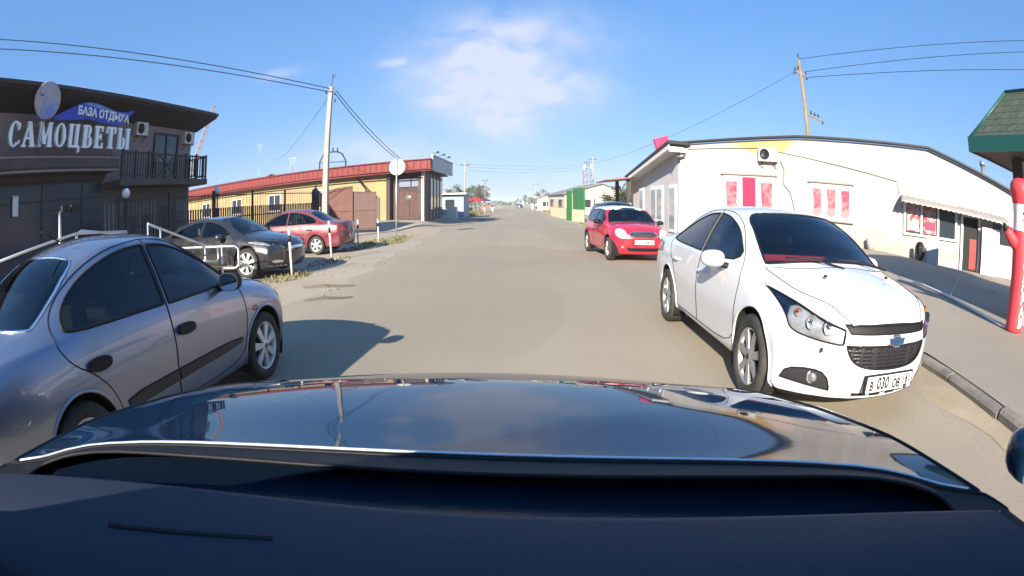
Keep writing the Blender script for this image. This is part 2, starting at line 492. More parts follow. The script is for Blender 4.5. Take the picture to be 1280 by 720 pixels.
def wheel(root, x, y, r, w, style, side):
    """tyre, rim with spokes; outer face points to side (+1 is +y)"""
    e = bpy.data.objects.new('wheel', None); COL.objects.link(e); e.parent = root; e.location = (x, y, r); e.empty_display_size = 0.2
    rr = r * style.get('rim', 0.66)
    t = MB(); h = w / 2
    t.lathe([(rr * 0.97, -h * 0.86), (rr * 1.03, -h), (r * 0.9, -h * 1.02), (r * 0.975, -h * 0.86), (r, -h * 0.6), (r, -h * .25), (r * .992, -h * .22), (r * .992, -h * .18), (r, -h * .15), (r, h * .15), (r * .992, h * .18), (r * .992, h * .22), (r, h * .25), (r, h * 0.6), (r * 0.975, h * 0.86), (r * 0.9, h * 1.02), (rr * 1.03, h), (rr * 0.97, h * 0.86)], axis='y', n=40)
    t.build('tyre', MATS['tyre'], e)
    m = MB()
    f = h * 0.82 * side
    m.lathe([(rr * 1.0, f), (rr * 1.0, f * 1.06), (rr * 0.95, f * 1.08), (rr * 0.9, f * 0.9), (rr * 0.86, f * 0.3), (rr * 0.86, -f * 0.9)], axis='y', n=40)
    m.lathe([(rr * 0.88, f * 0.25), (0.001, f * 0.25)], axis='y', n=30, mi=1)
    ns = style['spokes']; sw = style['sw'] * rr
    for k in range(ns):
        for off in ((0,) if not style.get('double') else (-0.09, 0.09)):
            a = 2 * math.pi * k / ns + off + style.get('a0', 0.3)
            d = Vector((math.cos(a), 0, math.sin(a))); p = Vector((-math.sin(a), 0, math.cos(a)))
            s0, s1 = sw * style.get('in', 0.8), sw
            ri, ro = rr * 0.14, rr * 0.93
            y0, y1 = f * 1.06, f * 0.98
            q = [d * ri - p * s0 / 2, d * ri + p * s0 / 2, d * ro + p * s1 / 2, d * ro - p * s1 / 2]
            yb = f * 0.6
            vs_ = [(q[0].x, y0, q[0].z), (q[1].x, y0, q[1].z), (q[2].x, y1, q[2].z), (q[3].x, y1, q[3].z)] + [(c.x * (1.0), yb, c.z) for c in q]
            m.add(vs_, [(0, 1, 2, 3), (7, 6, 5, 4), (0, 4, 5, 1), (1, 5, 6, 2), (2, 6, 7, 3), (3, 7, 4, 0)], 0)
    m.lathe([(rr * 0.24, f * 0.7), (rr * 0.24, f * 1.04), (rr * 0.2, f * 1.1), (0.001, f * 1.12)], axis='y', n=24)
    m.lathe([(rr * 0.11, f * 1.12), (rr * 0.09, f * 1.16), (0.001, f * 1.16)], axis='y', n=16, mi=1)
    m.build('rim', [style['mat'], MATS['brake']], e, bevel=0.004)
    return e

def seat(mb, x, y, z, w=0.5):
    def slab(pts, w_, mi=0):
        mb.prism(pts, (x, y + w_ / 2, z), (1, 0, 0), (0, 0, 1), w_, mi)
    slab(rounded([(-0.25, 0), (0.25, 0.02), (0.28, 0.14), (-0.2, 0.12)], 1), w)
    slab(rounded([(-0.28, 0.05), (-0.14, 0.05), (-0.33, 0.62), (-0.45, 0.6)], 1), w * 0.95)
    slab(rounded([(-0.47, 0.63), (-0.37, 0.63), (-0.4, 0.82), (-0.48, 0.82)], 1), w * 0.55)

def car(name, label, loc, rz, sp, group=None):
    """build one car from its curves, outlines and options; front looks along its +x"""
    root = thing(name, label, 'car', loc, rz, group)
    bm = shell(sp); Wd = sp['W'] / 2
    paint = sp['paint']; blk = MATS['trim']; R0 = sp['r']
    arch = sp.get('arch', 0.055)
    regs = {}
    for ax in (sp['fa'], sp['ra']):
        ra_ = R0 + arch
        P = [(ax + ra_ * math.cos(2 * math.pi * i / 36), R0 + 0.01 + ra_ * math.sin(2 * math.pi * i / 36)) for i in range(36)]
        for s in (1, -1):
            cut(bm, P, 'side', 99, lambda c, n, s=s: c.y * s > Wd - 0.32)
    L = bm.faces.layers.int['reg']
    rid = 1; spec = []
    for reg in sp['regions']:
        for s in ((1, -1) if reg.get('sides', 1) == 2 else (1,)):
            poly = rounded(reg['poly'], reg.get('it', 2)); view = reg['view']
            if view == 'side':
                t = lambda c, n, s=s, reg=reg: c.y * s > reg.get('ymin', 0.35) and n.y * s > reg.get('nmin', 0.15) and (not reg.get('lim') or reg['lim'](c))
            elif view == 'front':
                if s == -1: poly = [(-p[0], p[1]) for p in poly]
                sg = 1 if reg.get('rear') is None else -1
                t = lambda c, n, sg=sg, reg=reg: n.x * sg > reg.get('nmin', 0.05) and c.x * sg > reg.get('xmin', 0) and (not reg.get('lim') or reg['lim'](c))
            else:
                if s == -1: poly = [(p[0], -p[1]) for p in poly]
                t = lambda c, n, reg=reg: n.z > reg.get('nmin', 0.2) and (not reg.get('lim') or reg['lim'](c))
            cut(bm, poly, view, rid, t, only=reg.get('only_ids', (0,)))
            spec.append((rid, reg, s)); rid += 1
    bm.normal_update()
    groups = {}
    for f in bm.faces: groups.setdefault(f[L], []).append(f)
    lips = loops_of([f for g, fs in groups.items() if g == 99 for f in fs]) if 99 in groups else []
    body = faces_mesh(groups.get(0, []), 'body', [paint, blk, MATS['well']])
    bo = link(body, 'body', root)
    # wheel wells and arch lips belong to the body
    for ax in (sp['fa'], sp['ra']):
        for s in (1, -1):
            wl = MB(); ra_ = R0 + arch
            a0, a1 = -0.5, math.pi + 0.5
            pr = [(ax + ra_ * math.cos(a0 + (a1 - a0) * i / 24), R0 + 0.01 + ra_ * math.sin(a0 + (a1 - a0) * i / 24)) for i in range(25)]
            vs_ = [(p[0], s * (Wd - 0.025), p[1]) for p in pr] + [(p[0], s * (Wd - 0.33), p[1]) for p in pr]
            wl.add(vs_, [(i, i + 1, i + 26, i + 25) for i in range(24)], 0, True)
            wl.add([(p[0], s * (Wd - 0.33), p[1]) for p in pr], [tuple(range(25))], 0)
            wl.build('wheel_well', MATS['well'], root)
    for l in lips:
        lp = MB()
        q = [p for p in l if p[2] > sp.get('lipz', 0.2) and abs(p[1]) > Wd - 0.2]
        # keep only the run above the sill, in order
        if len(q) > 4:
            st = max(range(len(l)), key=lambda i: (Vector(l[i]) - Vector(l[i - 1])).length if True else 0)
            k0 = next((i for i in range(len(l)) if not (l[i - 1][2] > sp.get('lipz', 0.2) and abs(l[i - 1][1]) > Wd - 0.2) and (l[i][2] > sp.get('lipz', 0.2) and abs(l[i][1]) > Wd - 0.2)), 0)
            run = []
            for i in range(len(l)):
                p = l[(k0 + i) % len(l)]
                if p[2] > sp.get('lipz', 0.2) and abs(p[1]) > Wd - 0.2: run.append(p)
                else: break
            if len(run) > 3: lp.tube(run, 0.012, 6, 0); lp.build('arch_lip', sp.get('lipmat', paint), root)
    made = {}
    for rid_, reg, s in spec:
        fs = groups.get(rid_)
        if not fs: continue
        nm = reg['name']
        if nm is None: continue
        par = root
        if reg.get('into') and made.get((reg['into'], s)): par = made[(reg['into'], s)]
        elif reg.get('into') and made.get((reg['into'], 1)): par = made[(reg['into'], 1)]
        m0 = reg.get('mat') or paint
        me = faces_mesh(fs, nm, [m0, reg.get('seam_mat') or blk], seam=reg.get('seam'), push=reg.get('push', 0.0))
        o = link(me, nm, par); made[(reg.get('id', nm), s)] = o
        if reg.get('bucket'):      # a housing with reflectors behind a clear lens
            cs = [f.calc_center_median() for f in fs]
            bk = faces_mesh(fs, 'lamp_housing', [MATS['lamp_in']], push=-0.02)
            link(bk, 'lamp_housing', o)
            for (fx, fy, rad, mi) in reg['bucket']:
                mb = MB()
                lo = Vector([min(c[i] for c in cs) for i in range(3)]); hi = Vector([max(c[i] for c in cs) for i in range(3)])
                ty = lo.y + (hi.y - lo.y) * (fx if s == 1 else 1 - fx); tz = lo.z + (hi.z - lo.z) * fy
                best = min(cs, key=lambda c: (c.y - ty)**2 + (c.z - tz)**2)
                cpos = best + Vector((-0.018, 0, 0))
                mb.lathe([(rad, 0.02), (rad * 0.85, -0.01), (rad * 0.5, -0.03), (0.001, -0.04)], c=cpos, axis='x', n=20, mi=mi)
                mb.lathe([(rad * .35, -0.012), (rad * .3, .012), (.001, .02)], c=cpos, axis='x', n=14, mi=0)
                mb.build('reflector', [MATS['chrome'], MATS['amber']], o)
    bm.free()
    # wheels
    for ax in (sp['fa'], sp['ra']):
        for s in (1, -1): wheel(root, ax, s * (Wd - sp.get('tw', 0.2) / 2 - sp.get('inset', 0.02)), R0, sp.get('tw', 0.2), sp['style'], s)
    # cabin
    if sp.get('cabin'):
        c = sp['cabin']; mb = MB()
        for s in (1, -1): mb = MB(); seat(mb, c['fx'], s * 0.36, c['z'], 0.5); mb.build('seat', MATS['cabin'], root, bevel=0.02)
        mb = MB(); seat(mb, c['rx'], 0, c['z'], 1.2); mb.build('rear_bench', MATS['cabin'], root, bevel=0.02)
        mb = MB(); mb.prism(rounded([(0, 0), (0.42, 0.12), (0.42, -0.3), (0.02, -0.3)], 1), (c['dx'], 0.6, c['dz']), (1, 0, 0), (0, 0, 1), 1.2)
        mb.build('dashboard', c.get('dashmat', MATS['cabin']), root, bevel=0.02)
        mb = MB(); mb.tube([(c['dx'] - 0.08 + 0.07 * math.sin(t), 0.36 + 0.18 * math.cos(t), c['dz'] + 0.02 + 0.17 * math.sin(t)) for t in [i * math.pi / 10 for i in range(20)]], 0.014, 6, closed=True)
        mb.beam((c['dx'] - 0.08, 0.2, c['dz'] + 0.02), (c['dx'] - 0.08, 0.52, c['dz'] + 0.02), 0.03, 0.02)
        mb.tube([(c['dx'] - 0.08, 0.36, c['dz'] + 0.02), (c['dx'] + 0.1, 0.36, c['dz'] - 0.02)], 0.03, 8)
        mb.build('steering_wheel', MATS['cabin'], root)
        if c.get('mirror'):
            mb = MB(); mx, mz = c['mirror']; mb.box((mx, 0, mz), (0.03, 0.24, 0.065)); mb.tube([(mx, 0, mz), (mx + 0.06, 0, mz + 0.06)], 0.01, 6)
            mb.build('rear_view_mirror', MATS['trim'], root, bevel=0.01)
    # door mirrors
    if sp.get('mirror'):
        q = sp['mirror']
        for s in (1, -1):
            mb = MB(); x, y, z = q['pos']; w, h, d = q['size']; x += q.get('dx', {}).get(s, 0)
            prof = rounded([(-h / 2 * 0.8, -0), (-h / 2, w * 0.5), (-h / 2 * 0.7, w), (h / 2 * 0.6, w), (h / 2, w * 0.6), (h / 2 * 0.85, 0)], 2)
            rings = []
            for k, (dx, sc) in enumerate(((-d * 0.45, 0.9), (-d * 0.44, 0.99), (-d * 0.2, 1.0), (d * 0.1, 0.94), (d * 0.35, 0.75), (d * 0.5, 0.45), (d * 0.54, 0.1))):
                rings.append([(x + dx, s * (y + w / 2 + (p[1] - w / 2) * sc), z + p[0] * sc) for p in prof])
            kk = len(prof)
            vs_ = [p for r_ in rings for p in r_]
            fs = [(i * kk + j, i * kk + (j + 1) % kk, (i + 1) * kk + (j + 1) % kk, (i + 1) * kk + j) for i in range(len(rings) - 1) for j in range(kk)]
            mb.add(vs_, fs, 0, True); mb.add(rings[-1], [tuple(range(kk))], 0); mb.add(rings[0], [tuple(range(kk))], 1)
            if q.get('stalk', True): mb.tube([(x + 0.02, s * (y - 0.09), z - h * 0.42), (x, s * (y + 0.05), z - h * 0.3)], [0.03, 0.025], 8, 2)
            mb.build('door_mirror', [q.get('mat') or paint, MATS['mirror'], blk], root)
    # door handles
    for h in sp.get('handles', []):
        for s in (1, -1):
            mb = MB(); x, z, y = h['x'], h['z'], h['y'] * s
            if h.get('pocket'):
                mb.prism(rounded([(-.1, -.035), (.1, -.04), (.1, .035), (-.1, .04)], 2), (x, y - 0.008, z), (1, 0, 0), (0, 0, 1), 0.02 if s == -1 else -0.02, 0)
                mb.prism(rounded([(-.085, 0.0), (.085, 0.0), (.085, .026), (-.085, .03)], 1), (x, y + 0.006 * s, z), (1, 0, 0), (0, 0, 1), 0.014 if s == -1 else -0.014, 1)
            else:
                mb.tube([(x - 0.1, y - 0.01 * s, z), (x - 0.085, y + 0.02 * s, z), (x + 0.085, y + 0.022 * s, z + 0.006), (x + 0.1, y - 0.01 * s, z + 0.006)], 0.014, 8, 0)
            par = made.get((h.get('door'), s), root)
            mb.build('door_handle', [h.get('mat') or paint, MATS['trim_soft']], par, bevel=0.003)
    return root, made
# ------------------------------------------------------------------ car materials and specifications
mat('tyre', (0.018, 0.018, 0.018), 0.85, bump=0.1, dirt=0.5, dirtcol=(0.16, 0.14, 0.11))
mat('trim', (0.010, 0.010, 0.011), 0.6, spec=.3)
mat('trim_soft', (0.03, 0.03, 0.032), 0.45)
mat('well', (0.01, 0.01, 0.01), 0.95)
mat('cabin', (0.07, 0.066, 0.064), 0.8)
mat('cabin_red', (0.55, 0.04, 0.05), 0.7)
mat('brake', (0.05, 0.05, 0.05), 0.5, metal=0.6)
mat('chrome', (0.8, 0.8, 0.82), 0.12, metal=1.0)
mat('alloy', (0.52, 0.52, 0.53), 0.32, metal=0.85, dirt=0.25)
mat('alloy_bright', (0.72, 0.73, 0.75), 0.3, metal=0.6)
mat('cover_silver', (0.62, 0.63, 0.64), 0.35, metal=0.4)
mat('mirror', (0.75, 0.8, 0.85), 0.03, metal=1.0)
mat('lamp_in', (0.36, 0.37, 0.39), 0.3, metal=0.5, var=0.5, vscale=9)
mat('lamp_cream', (0.80, 0.70, 0.52), 0.25, coat=0.6)
mat('amber', (0.75, 0.22, 0.03), 0.3)
mat('lamp_red', (0.35, 0.02, 0.02), 0.2, coat=0.8)
mat('plate_white', (0.78, 0.78, 0.76), 0.4)
mat('ink', (0.012, 0.012, 0.014), 0.5)
mat('paint_white', (0.66, 0.68, 0.71), 0.25, coat=1.0, backdark=True, dirt=0.07)
mat('paint_silver', (0.23, 0.265, 0.345), 0.30, metal=0.75, coat=1.0, backdark=True, dirt=0.22, dirtcol=(0.34, 0.31, 0.27))
mat('paint_red', (0.50, 0.010, 0.030), 0.25, coat=1.0, backdark=True, dirt=0.06)
mat('paint_black', (0.012, 0.014, 0.018), 0.2, coat=1.0, backdark=True, dirt=0.10)
mat('paint_maroon', (0.17, 0.012, 0.03), 0.3, coat=0.8, backdark=True, dirt=0.3)
mat('paint_navy', (0.006, 0.022, 0.050), 0.03, metal=0.0, coat=.25, spec=.35, backdark=True)
mat('paint_green', (0.02, 0.045, 0.035), 0.25, coat=1.0, backdark=True)
glass('glass_side', (0.82, 0.9, 0.92), 0.85)
glass('glass_dark', (0.55, 0.62, 0.68), 0.40)
glass('glass_screen', (0.75, 0.82, 0.84), 0.7)
glass('glass_clear', (1, 1, 1), 0.92)
def blk_mesh():
    """black honeycomb grille"""
    M = bpy.data.materials.new('grille_mesh'); M.use_nodes = True
    nt = M.node_tree; N = nt.nodes; L = nt.links; b = N['Principled BSDF']; b.inputs['Roughness'].default_value = 0.4
    tc = N.new('ShaderNodeTexCoord'); v = N.new('ShaderNodeTexVoronoi'); v.feature = 'DISTANCE_TO_EDGE'; v.inputs['Scale'].default_value = 38; v.inputs['Randomness'].default_value = 0.15
    L.new(tc.outputs['Object'], v.inputs['Vector'])
    r = N.new('ShaderNodeValToRGB'); r.color_ramp.elements[0].position = 0.10; r.color_ramp.elements[0].color = (0.02, 0.02, 0.022, 1); r.color_ramp.elements[1].position = 0.16; r.color_ramp.elements[1].color = (0.004, 0.004, 0.004, 1)
    L.new(v.outputs['Distance'], r.inputs[0]); L.new(r.outputs[0], b.inputs['Base Color'])
    bp = N.new('ShaderNodeBump'); bp.inputs['Distance'].default_value = 0.01; bp.invert = True; L.new(v.outputs['Distance'], bp.inputs['Height']); L.new(bp.outputs[0], b.inputs['Normal'])
    MATS['grille_mesh'] = M
blk_mesh()

# --- white saloon
SP_WHITE = dict(W=1.79, r=0.325, fa=1.3425, ra=-1.3425, paint=MATS['paint_white'], tw=0.21, inset=0.005,
    floor=[(-2.4, .30), (-1.9, .22), (1.9, .19), (2.3, .21)],
    zs=[(-2.4, .36), (-1.8, .27), (1.7, .25), (2.3, .27)],
    ws=[(-2.4, .74), (-1.8, .84), (0, .85), (1.7, .85), (2.1, .80), (2.3, .72)],
    zm=[(-2.4, .66), (-1.3, .66), (0, .60), (1.4, .60), (2.3, .46)],
    wm=[(-2.4, .82), (-1.6, .885), (0, .893), (1.4, .892), (1.9, .865), (2.3, .80)],
    zb=[(-2.4, .93), (-1.8, 1.01), (-1.0, .985), (.8, .92), (1.5, .86), (2.0, .75), (2.3, .62)],
    wb=[(-2.4, .76), (-1.6, .82), (0, .845), (1.0, .835), (1.6, .80), (2.0, .77), (2.3, .70)],
    zr=[(-2.4, 1.00), (-1.95, 1.06), (-1.55, 1.12), (-.9, 1.355), (-.3, 1.425), (.2, 1.405), (.6, 1.27), (1.15, .99), (1.5, .925), (2.0, .83), (2.3, .70)],
    wr=[(-2.4, .60), (-1.7, .63), (-.9, .565), (-.2, .575), (.3, .58), (1.0, .69), (1.4, .68), (2.0, .58), (2.3, .52)],
    zt=[(-2.4, 1.03), (-2.25, 1.09), (-1.75, 1.13), (-1.45, 1.22), (-.85, 1.43), (-.2, 1.477), (.4, 1.44), (.9, 1.24), (1.32, 1.035), (1.5, 1.00), (1.9, .915), (2.15, .825), (2.3, .75)],
    nose=[(.1, 2.10), (.22, 2.18), (.40, 2.245), (.55, 2.25), (.70, 2.225), (.80, 2.16), (1.0, 1.95), (1.6, 1.5)],
    tail=[(.1, -2.15), (.3, -2.28), (.55, -2.34), (.8, -2.31), (1.1, -2.27), (1.6, -1.9)], bowf=.50, bowr=.22, kf=.035, kr=.04,
    style=dict(spokes=7, sw=.16, double=True, mat=MATS['alloy'], rim=.70, **{'in': 1.1}),
    mirror=dict(pos=(.62, .86, .985), size=(.22, .16, .15)),
    cabin=dict(fx=-.05, rx=-1.0, z=.38, dx=.60, dz=.98, dashmat=MATS['cabin_red'], mirror=(.28, 1.30)),
    handles=[dict(x=.02, z=.80, y=.878, door='front_door'), dict(x=-.95, z=.82, y=.880, door='rear_door')],
    regions=[
        dict(name='windscreen', view='front', poly=[(-.67, 1.005, 1), (-.35, 1.045), (0, 1.052), (.35, 1.045), (.67, 1.005, 1), (.62, 1.2), (.535, 1.385), (.3, 1.41), (0, 1.418), (-.3, 1.41), (-.535, 1.385), (-.62, 1.2)], it=2, xmin=.25, nmin=.22, lim=lambda c: c.x < 1.36, mat=MATS['glass_screen'], seam=(.010, 1)),
        dict(name='rear_window', view='front', rear=True, poly=[(-.60, 1.16), (0, 1.18), (.60, 1.16), (.52, 1.36), (0, 1.395), (-.52, 1.36)], xmin=.6, nmin=.2, mat=MATS['glass_dark'], seam=(.010, 1)),
        dict(name='front_window', view='side', sides=2, poly=[(.92, .985), (.60, 1.20), (.22, 1.345), (-.08, 1.375, 1), (-.08, .985, 1)], ymin=.5, mat=MATS['glass_side'], seam=(.010, 1)),
        dict(name='rear_door_window', view='side', sides=2, poly=[(-.15, .99, 1), (-.15, 1.375, 1), (-.50, 1.36), (-.95, 1.24), (-1.30, 1.07), (-1.30, 1.02)], ymin=.5, mat=MATS['glass_side'], seam=(.010, 1)),
        dict(name='front_door', view='side', sides=2, id='front_door', poly=[(.93, .29), (.98, .62), (.97, .95), (.62, 1.24), (.25, 1.395), (-.11, 1.412, 1), (-.12, .29, 1)], ymin=.45, nmin=.1, seam=(.0045, 1)),
        dict(name='rear_door', view='side', sides=2, poly=[(-.125, .29, 1), (-.115, 1.412, 1), (-.52, 1.395), (-1.0, 1.275), (-1.38, 1.07), (-1.33, .88), (-1.05, .74), (-.93, .50), (-.90, .29, 1)], ymin=.45, nmin=.1, seam=(.0045, 1)),
        dict(name='bonnet', view='top', poly=[(1.15, .70, 1), (1.36, .45), (1.37, 0), (1.36, -.45), (1.15, -.70, 1), (1.70, -.68), (2.02, -.50), (2.14, -.40, 1), (2.20, -.2), (2.20, .2), (2.14, .40, 1), (2.02, .50), (1.70, .68)], nmin=.25, lim=lambda c: c.z > .7, seam=(.0045, 1)),
        dict(name='headlight', view='front', sides=2, poly=[(.47, .60, 1), (.455, .70, 1), (.60, .745), (.745, .84), (.80, .88, 1), (.815, .74), (.80, .655), (.64, .615)], it=2, xmin=1.2, mat=MATS['glass_clear'], seam=(.007, 1), bucket=[(.30, .35, .055, 0), (.60, .45, .05, 0), (.82, .62, .028, 1)]),
        dict(name='upper_grille', view='front', poly=[(-.46, .735, 1), (0, .742), (.46, .735, 1), (.42, .678, 1), (0, .683), (-.42, .678, 1)], it=1, xmin=1.8, nmin=.02, mat=MATS['trim'], seam=(.006, 1), push=-.012),
        dict(name='lower_grille', view='front', poly=[(-.45, .600, 1), (0, .606), (.45, .600, 1), (.40, .50), (.28, .452), (0, .438), (-.28, .452), (-.40, .50)], it=2, xmin=1.8, mat=MATS['grille_mesh'], seam=(.008, 1), push=-.01),
        dict(name='fog_lamp_panel', view='front', sides=2, poly=[(.50, .275, 1), (.82, .32, 1), (.80, .40), (.66, .425), (.56, .40)], it=1, xmin=1.4, mat=MATS['trim_soft'], seam=(.005, 1), push=-.008),
        dict(name='intake_slot', view='front', sides=2, poly=[(.03, .255), (.15, .257), (.15, .232), (.03, .23)], it=0, xmin=1.8, nmin=.0, mat=MATS['trim'], seam=None),
        dict(name='intake_slot', view='front', sides=2, poly=[(.18, .258), (.32, .264), (.32, .238), (.18, .234)], it=0, xmin=1.8, nmin=.0, mat=MATS['trim'], seam=None),
        dict(name='lower_lip', view='front', poly=[(-.84, .222), (0, .215), (.84, .222), (.84, .12), (-.84, .12)], it=0, xmin=1.3, nmin=.0, mat=MATS['trim'], seam=None),
        dict(name='tail_lamp', view='front', sides=2, rear=True, poly=[(.50, .80), (.86, .80), (.86, .98), (.52, .98)], it=1, xmin=1.6, mat=MATS['lamp_red'], seam=(.005, 1)),
    ])
def scaled(sp, kx, ky, kz, **over):
    """the same body stretched along its length, width and height, with some entries replaced"""
    q = dict(sp)
    for k in ('floor', 'zs', 'zm', 'zb', 'zr', 'zt'): q[k] = [(a * kx, b * kz) for a, b in sp[k]]
    for k in ('ws', 'wm', 'wb', 'wr'): q[k] = [(a * kx, b * ky) for a, b in sp[k]]
    for k in ('nose', 'tail'): q[k] = [(a * kz, b * kx) for a, b in sp[k]]
    for k in ('fa', 'ra', 'bowf', 'bowr'): q[k] = sp[k] * kx
    q['W'] = sp['W'] * ky; q['regions'] = []
    for r in sp['regions']:
        r = dict(r); sc = dict(side=(kx, kz), front=(ky, kz), top=(kx, ky))[r['view']]
        r['poly'] = [(p[0] * sc[0], p[1] * sc[1]) + tuple(p[2:]) for p in r['poly']]
        for k, f in (('xmin', kx), ('ymin', ky)):
            if k in r: r[k] = r[k] * f
        if r.get('lim'):
            l0 = r['lim']; r['lim'] = lambda c, l0=l0: l0(Vector((c.x / kx, c.y / ky, c.z / kz)))
        q['regions'].append(r)
    m = dict(sp['mirror']); m['pos'] = (m['pos'][0] * kx, m['pos'][1] * ky, m['pos'][2] * kz); q['mirror'] = m
    q['handles'] = [dict(h, x=h['x'] * kx, y=h['y'] * ky, z=h['z'] * kz) for h in sp['handles']]
    q['cabin'] = dict(sp['cabin'], fx=sp['cabin']['fx'] * kx, rx=sp['cabin']['rx'] * kx, dx=sp['cabin']['dx'] * kx, dz=sp['cabin']['dz'] * kz, z=sp['cabin']['z'] * kz)
    q['cabin'].pop('mirror', None)
    q.update(over)
    return q

white_car, parts_w = car('parked_car', 'white saloon car with red dashboard and Russian number plate parked facing the camera', (2.69, 4.69, 0), R(-92.3), SP_WHITE)
def plate(root, x, z, text, text2, tilt=0.0, w=.52, back=False):
    s = -1 if back else 1
    mb = MB(); mb.box((x - .012 * s, 0, z), (.02, w + .035, .135)); fr = mb.build('plate_frame', MATS['trim'], root, bevel=.004)
    mb = MB(); mb.box((x, 0, z), (.01, w, .112)); pl = mb.build('number_plate', MATS['plate_white'], root, bevel=.003)
    M = frame((x + .006 * s, -.055 * s if False else 0, z), (0, s, 0), (0, 0, 1))
    def at(dy, dz): return frame((x + .0065 * s, dy * s, z + dz), (0, s, 0), (0, 0, 1))
    if text:
        for t, dy, sz, dz in text: text_part('plate_lettering', t, sz * .95, MATS['ink'], pl, at(dy, dz) @ Matrix.Diagonal((.74, 1, 1, 1)), extrude=.0012, offset=.0034)
        mb = MB(); mb.box((x + .006 * s, s * .127, z), (.002, .004, .108)); mb.build('plate_divider', MATS['ink'], pl)
    return pl
plate(white_car, 2.262, .345, [('B', -.213, .098, -.012), ('030', -.085, .128, 0), ('OB', .070, .098, -.012), ('161', .194, .105, .012), ('RUS', .19, .032, -.040)], None)
def white_details():
    # bow-tie shaped badge on the bar between the grilles
    mb = MB(); bx = 2.262
    bt = [(-.085, .022), (-.035, .022), (-.030, .036), (.030, .036), (.035, .022), (.085, .022), (.075, -.022), (.035, -.022), (.030, -.036), (-.030, -.036), (-.035, -.022), (-.075, -.022)]
    mb.prism([(p[0] * 1.12, p[1] * 1.18) for p in bt], (bx - .016, 0, .638), (0, 1, 0), (0, 0, 1), .016, 0)
    mb.prism([(p[0] * .92, p[1] * .85) for p in bt], (bx - .01, 0, .638), (0, 1, 0), (0, 0, 1), .014, 1)
    mat('badge_blue', (.012, .045, .11), .2, coat=1)
    mb.build('badge', [MATS['chrome'], MATS['badge_blue']], white_car)
    for s in (1, -1):
        mb = MB(); mb.lathe([(.055, .0), (.05, .012), (.04, .004), (.001, -.01)], c=(1.99, s * .62, .36), axis='x', n=20)
        mb.ball((1.995, s * .62, .36), .042, 12)
        mb.build('fog_lamp', [MATS['lamp_in']], white_car)
    # torn corner of trim under the headlight, wipers, tow cover, washer jets
    mb = MB(); mb.prism([(-.06, .03), (.05, .03), (.055, -.04), (.03, -.05), (.025, .0), (-.06, .0)], (2.03, -.58, .545), (-.5, .85, 0), (0, 0, 1), .012); mb.build('loose_clip', MATS['trim_soft'], white_car)
    for y0, y1 in ((.55, -.02), (0.0, -.56)): mb = MB(); mb.tube([(1.40, y0, 1.02), (1.30, (y0 + y1) / 2, 1.075), (1.27, y1, 1.075)], .009, 6); mb.build('wiper', MATS['trim'], white_car)
    for s in (1, -1): mb = MB(); mb.ball((1.62, s * .36, .985), .016, 8, sc=(1.4, 1, .7)); mb.build('washer_jet', MATS['trim'], white_car)
    mb = MB(); mb.tube([(0.32, 0, 1.27), (0.33, 0, 1.19)], .004, 5); mb.ball((.33, 0, 1.16), .028, 8, sc=(.7, .7, 1.6)); mb.build('mirror_charm', MATS['plate_white'], white_car)
white_details()
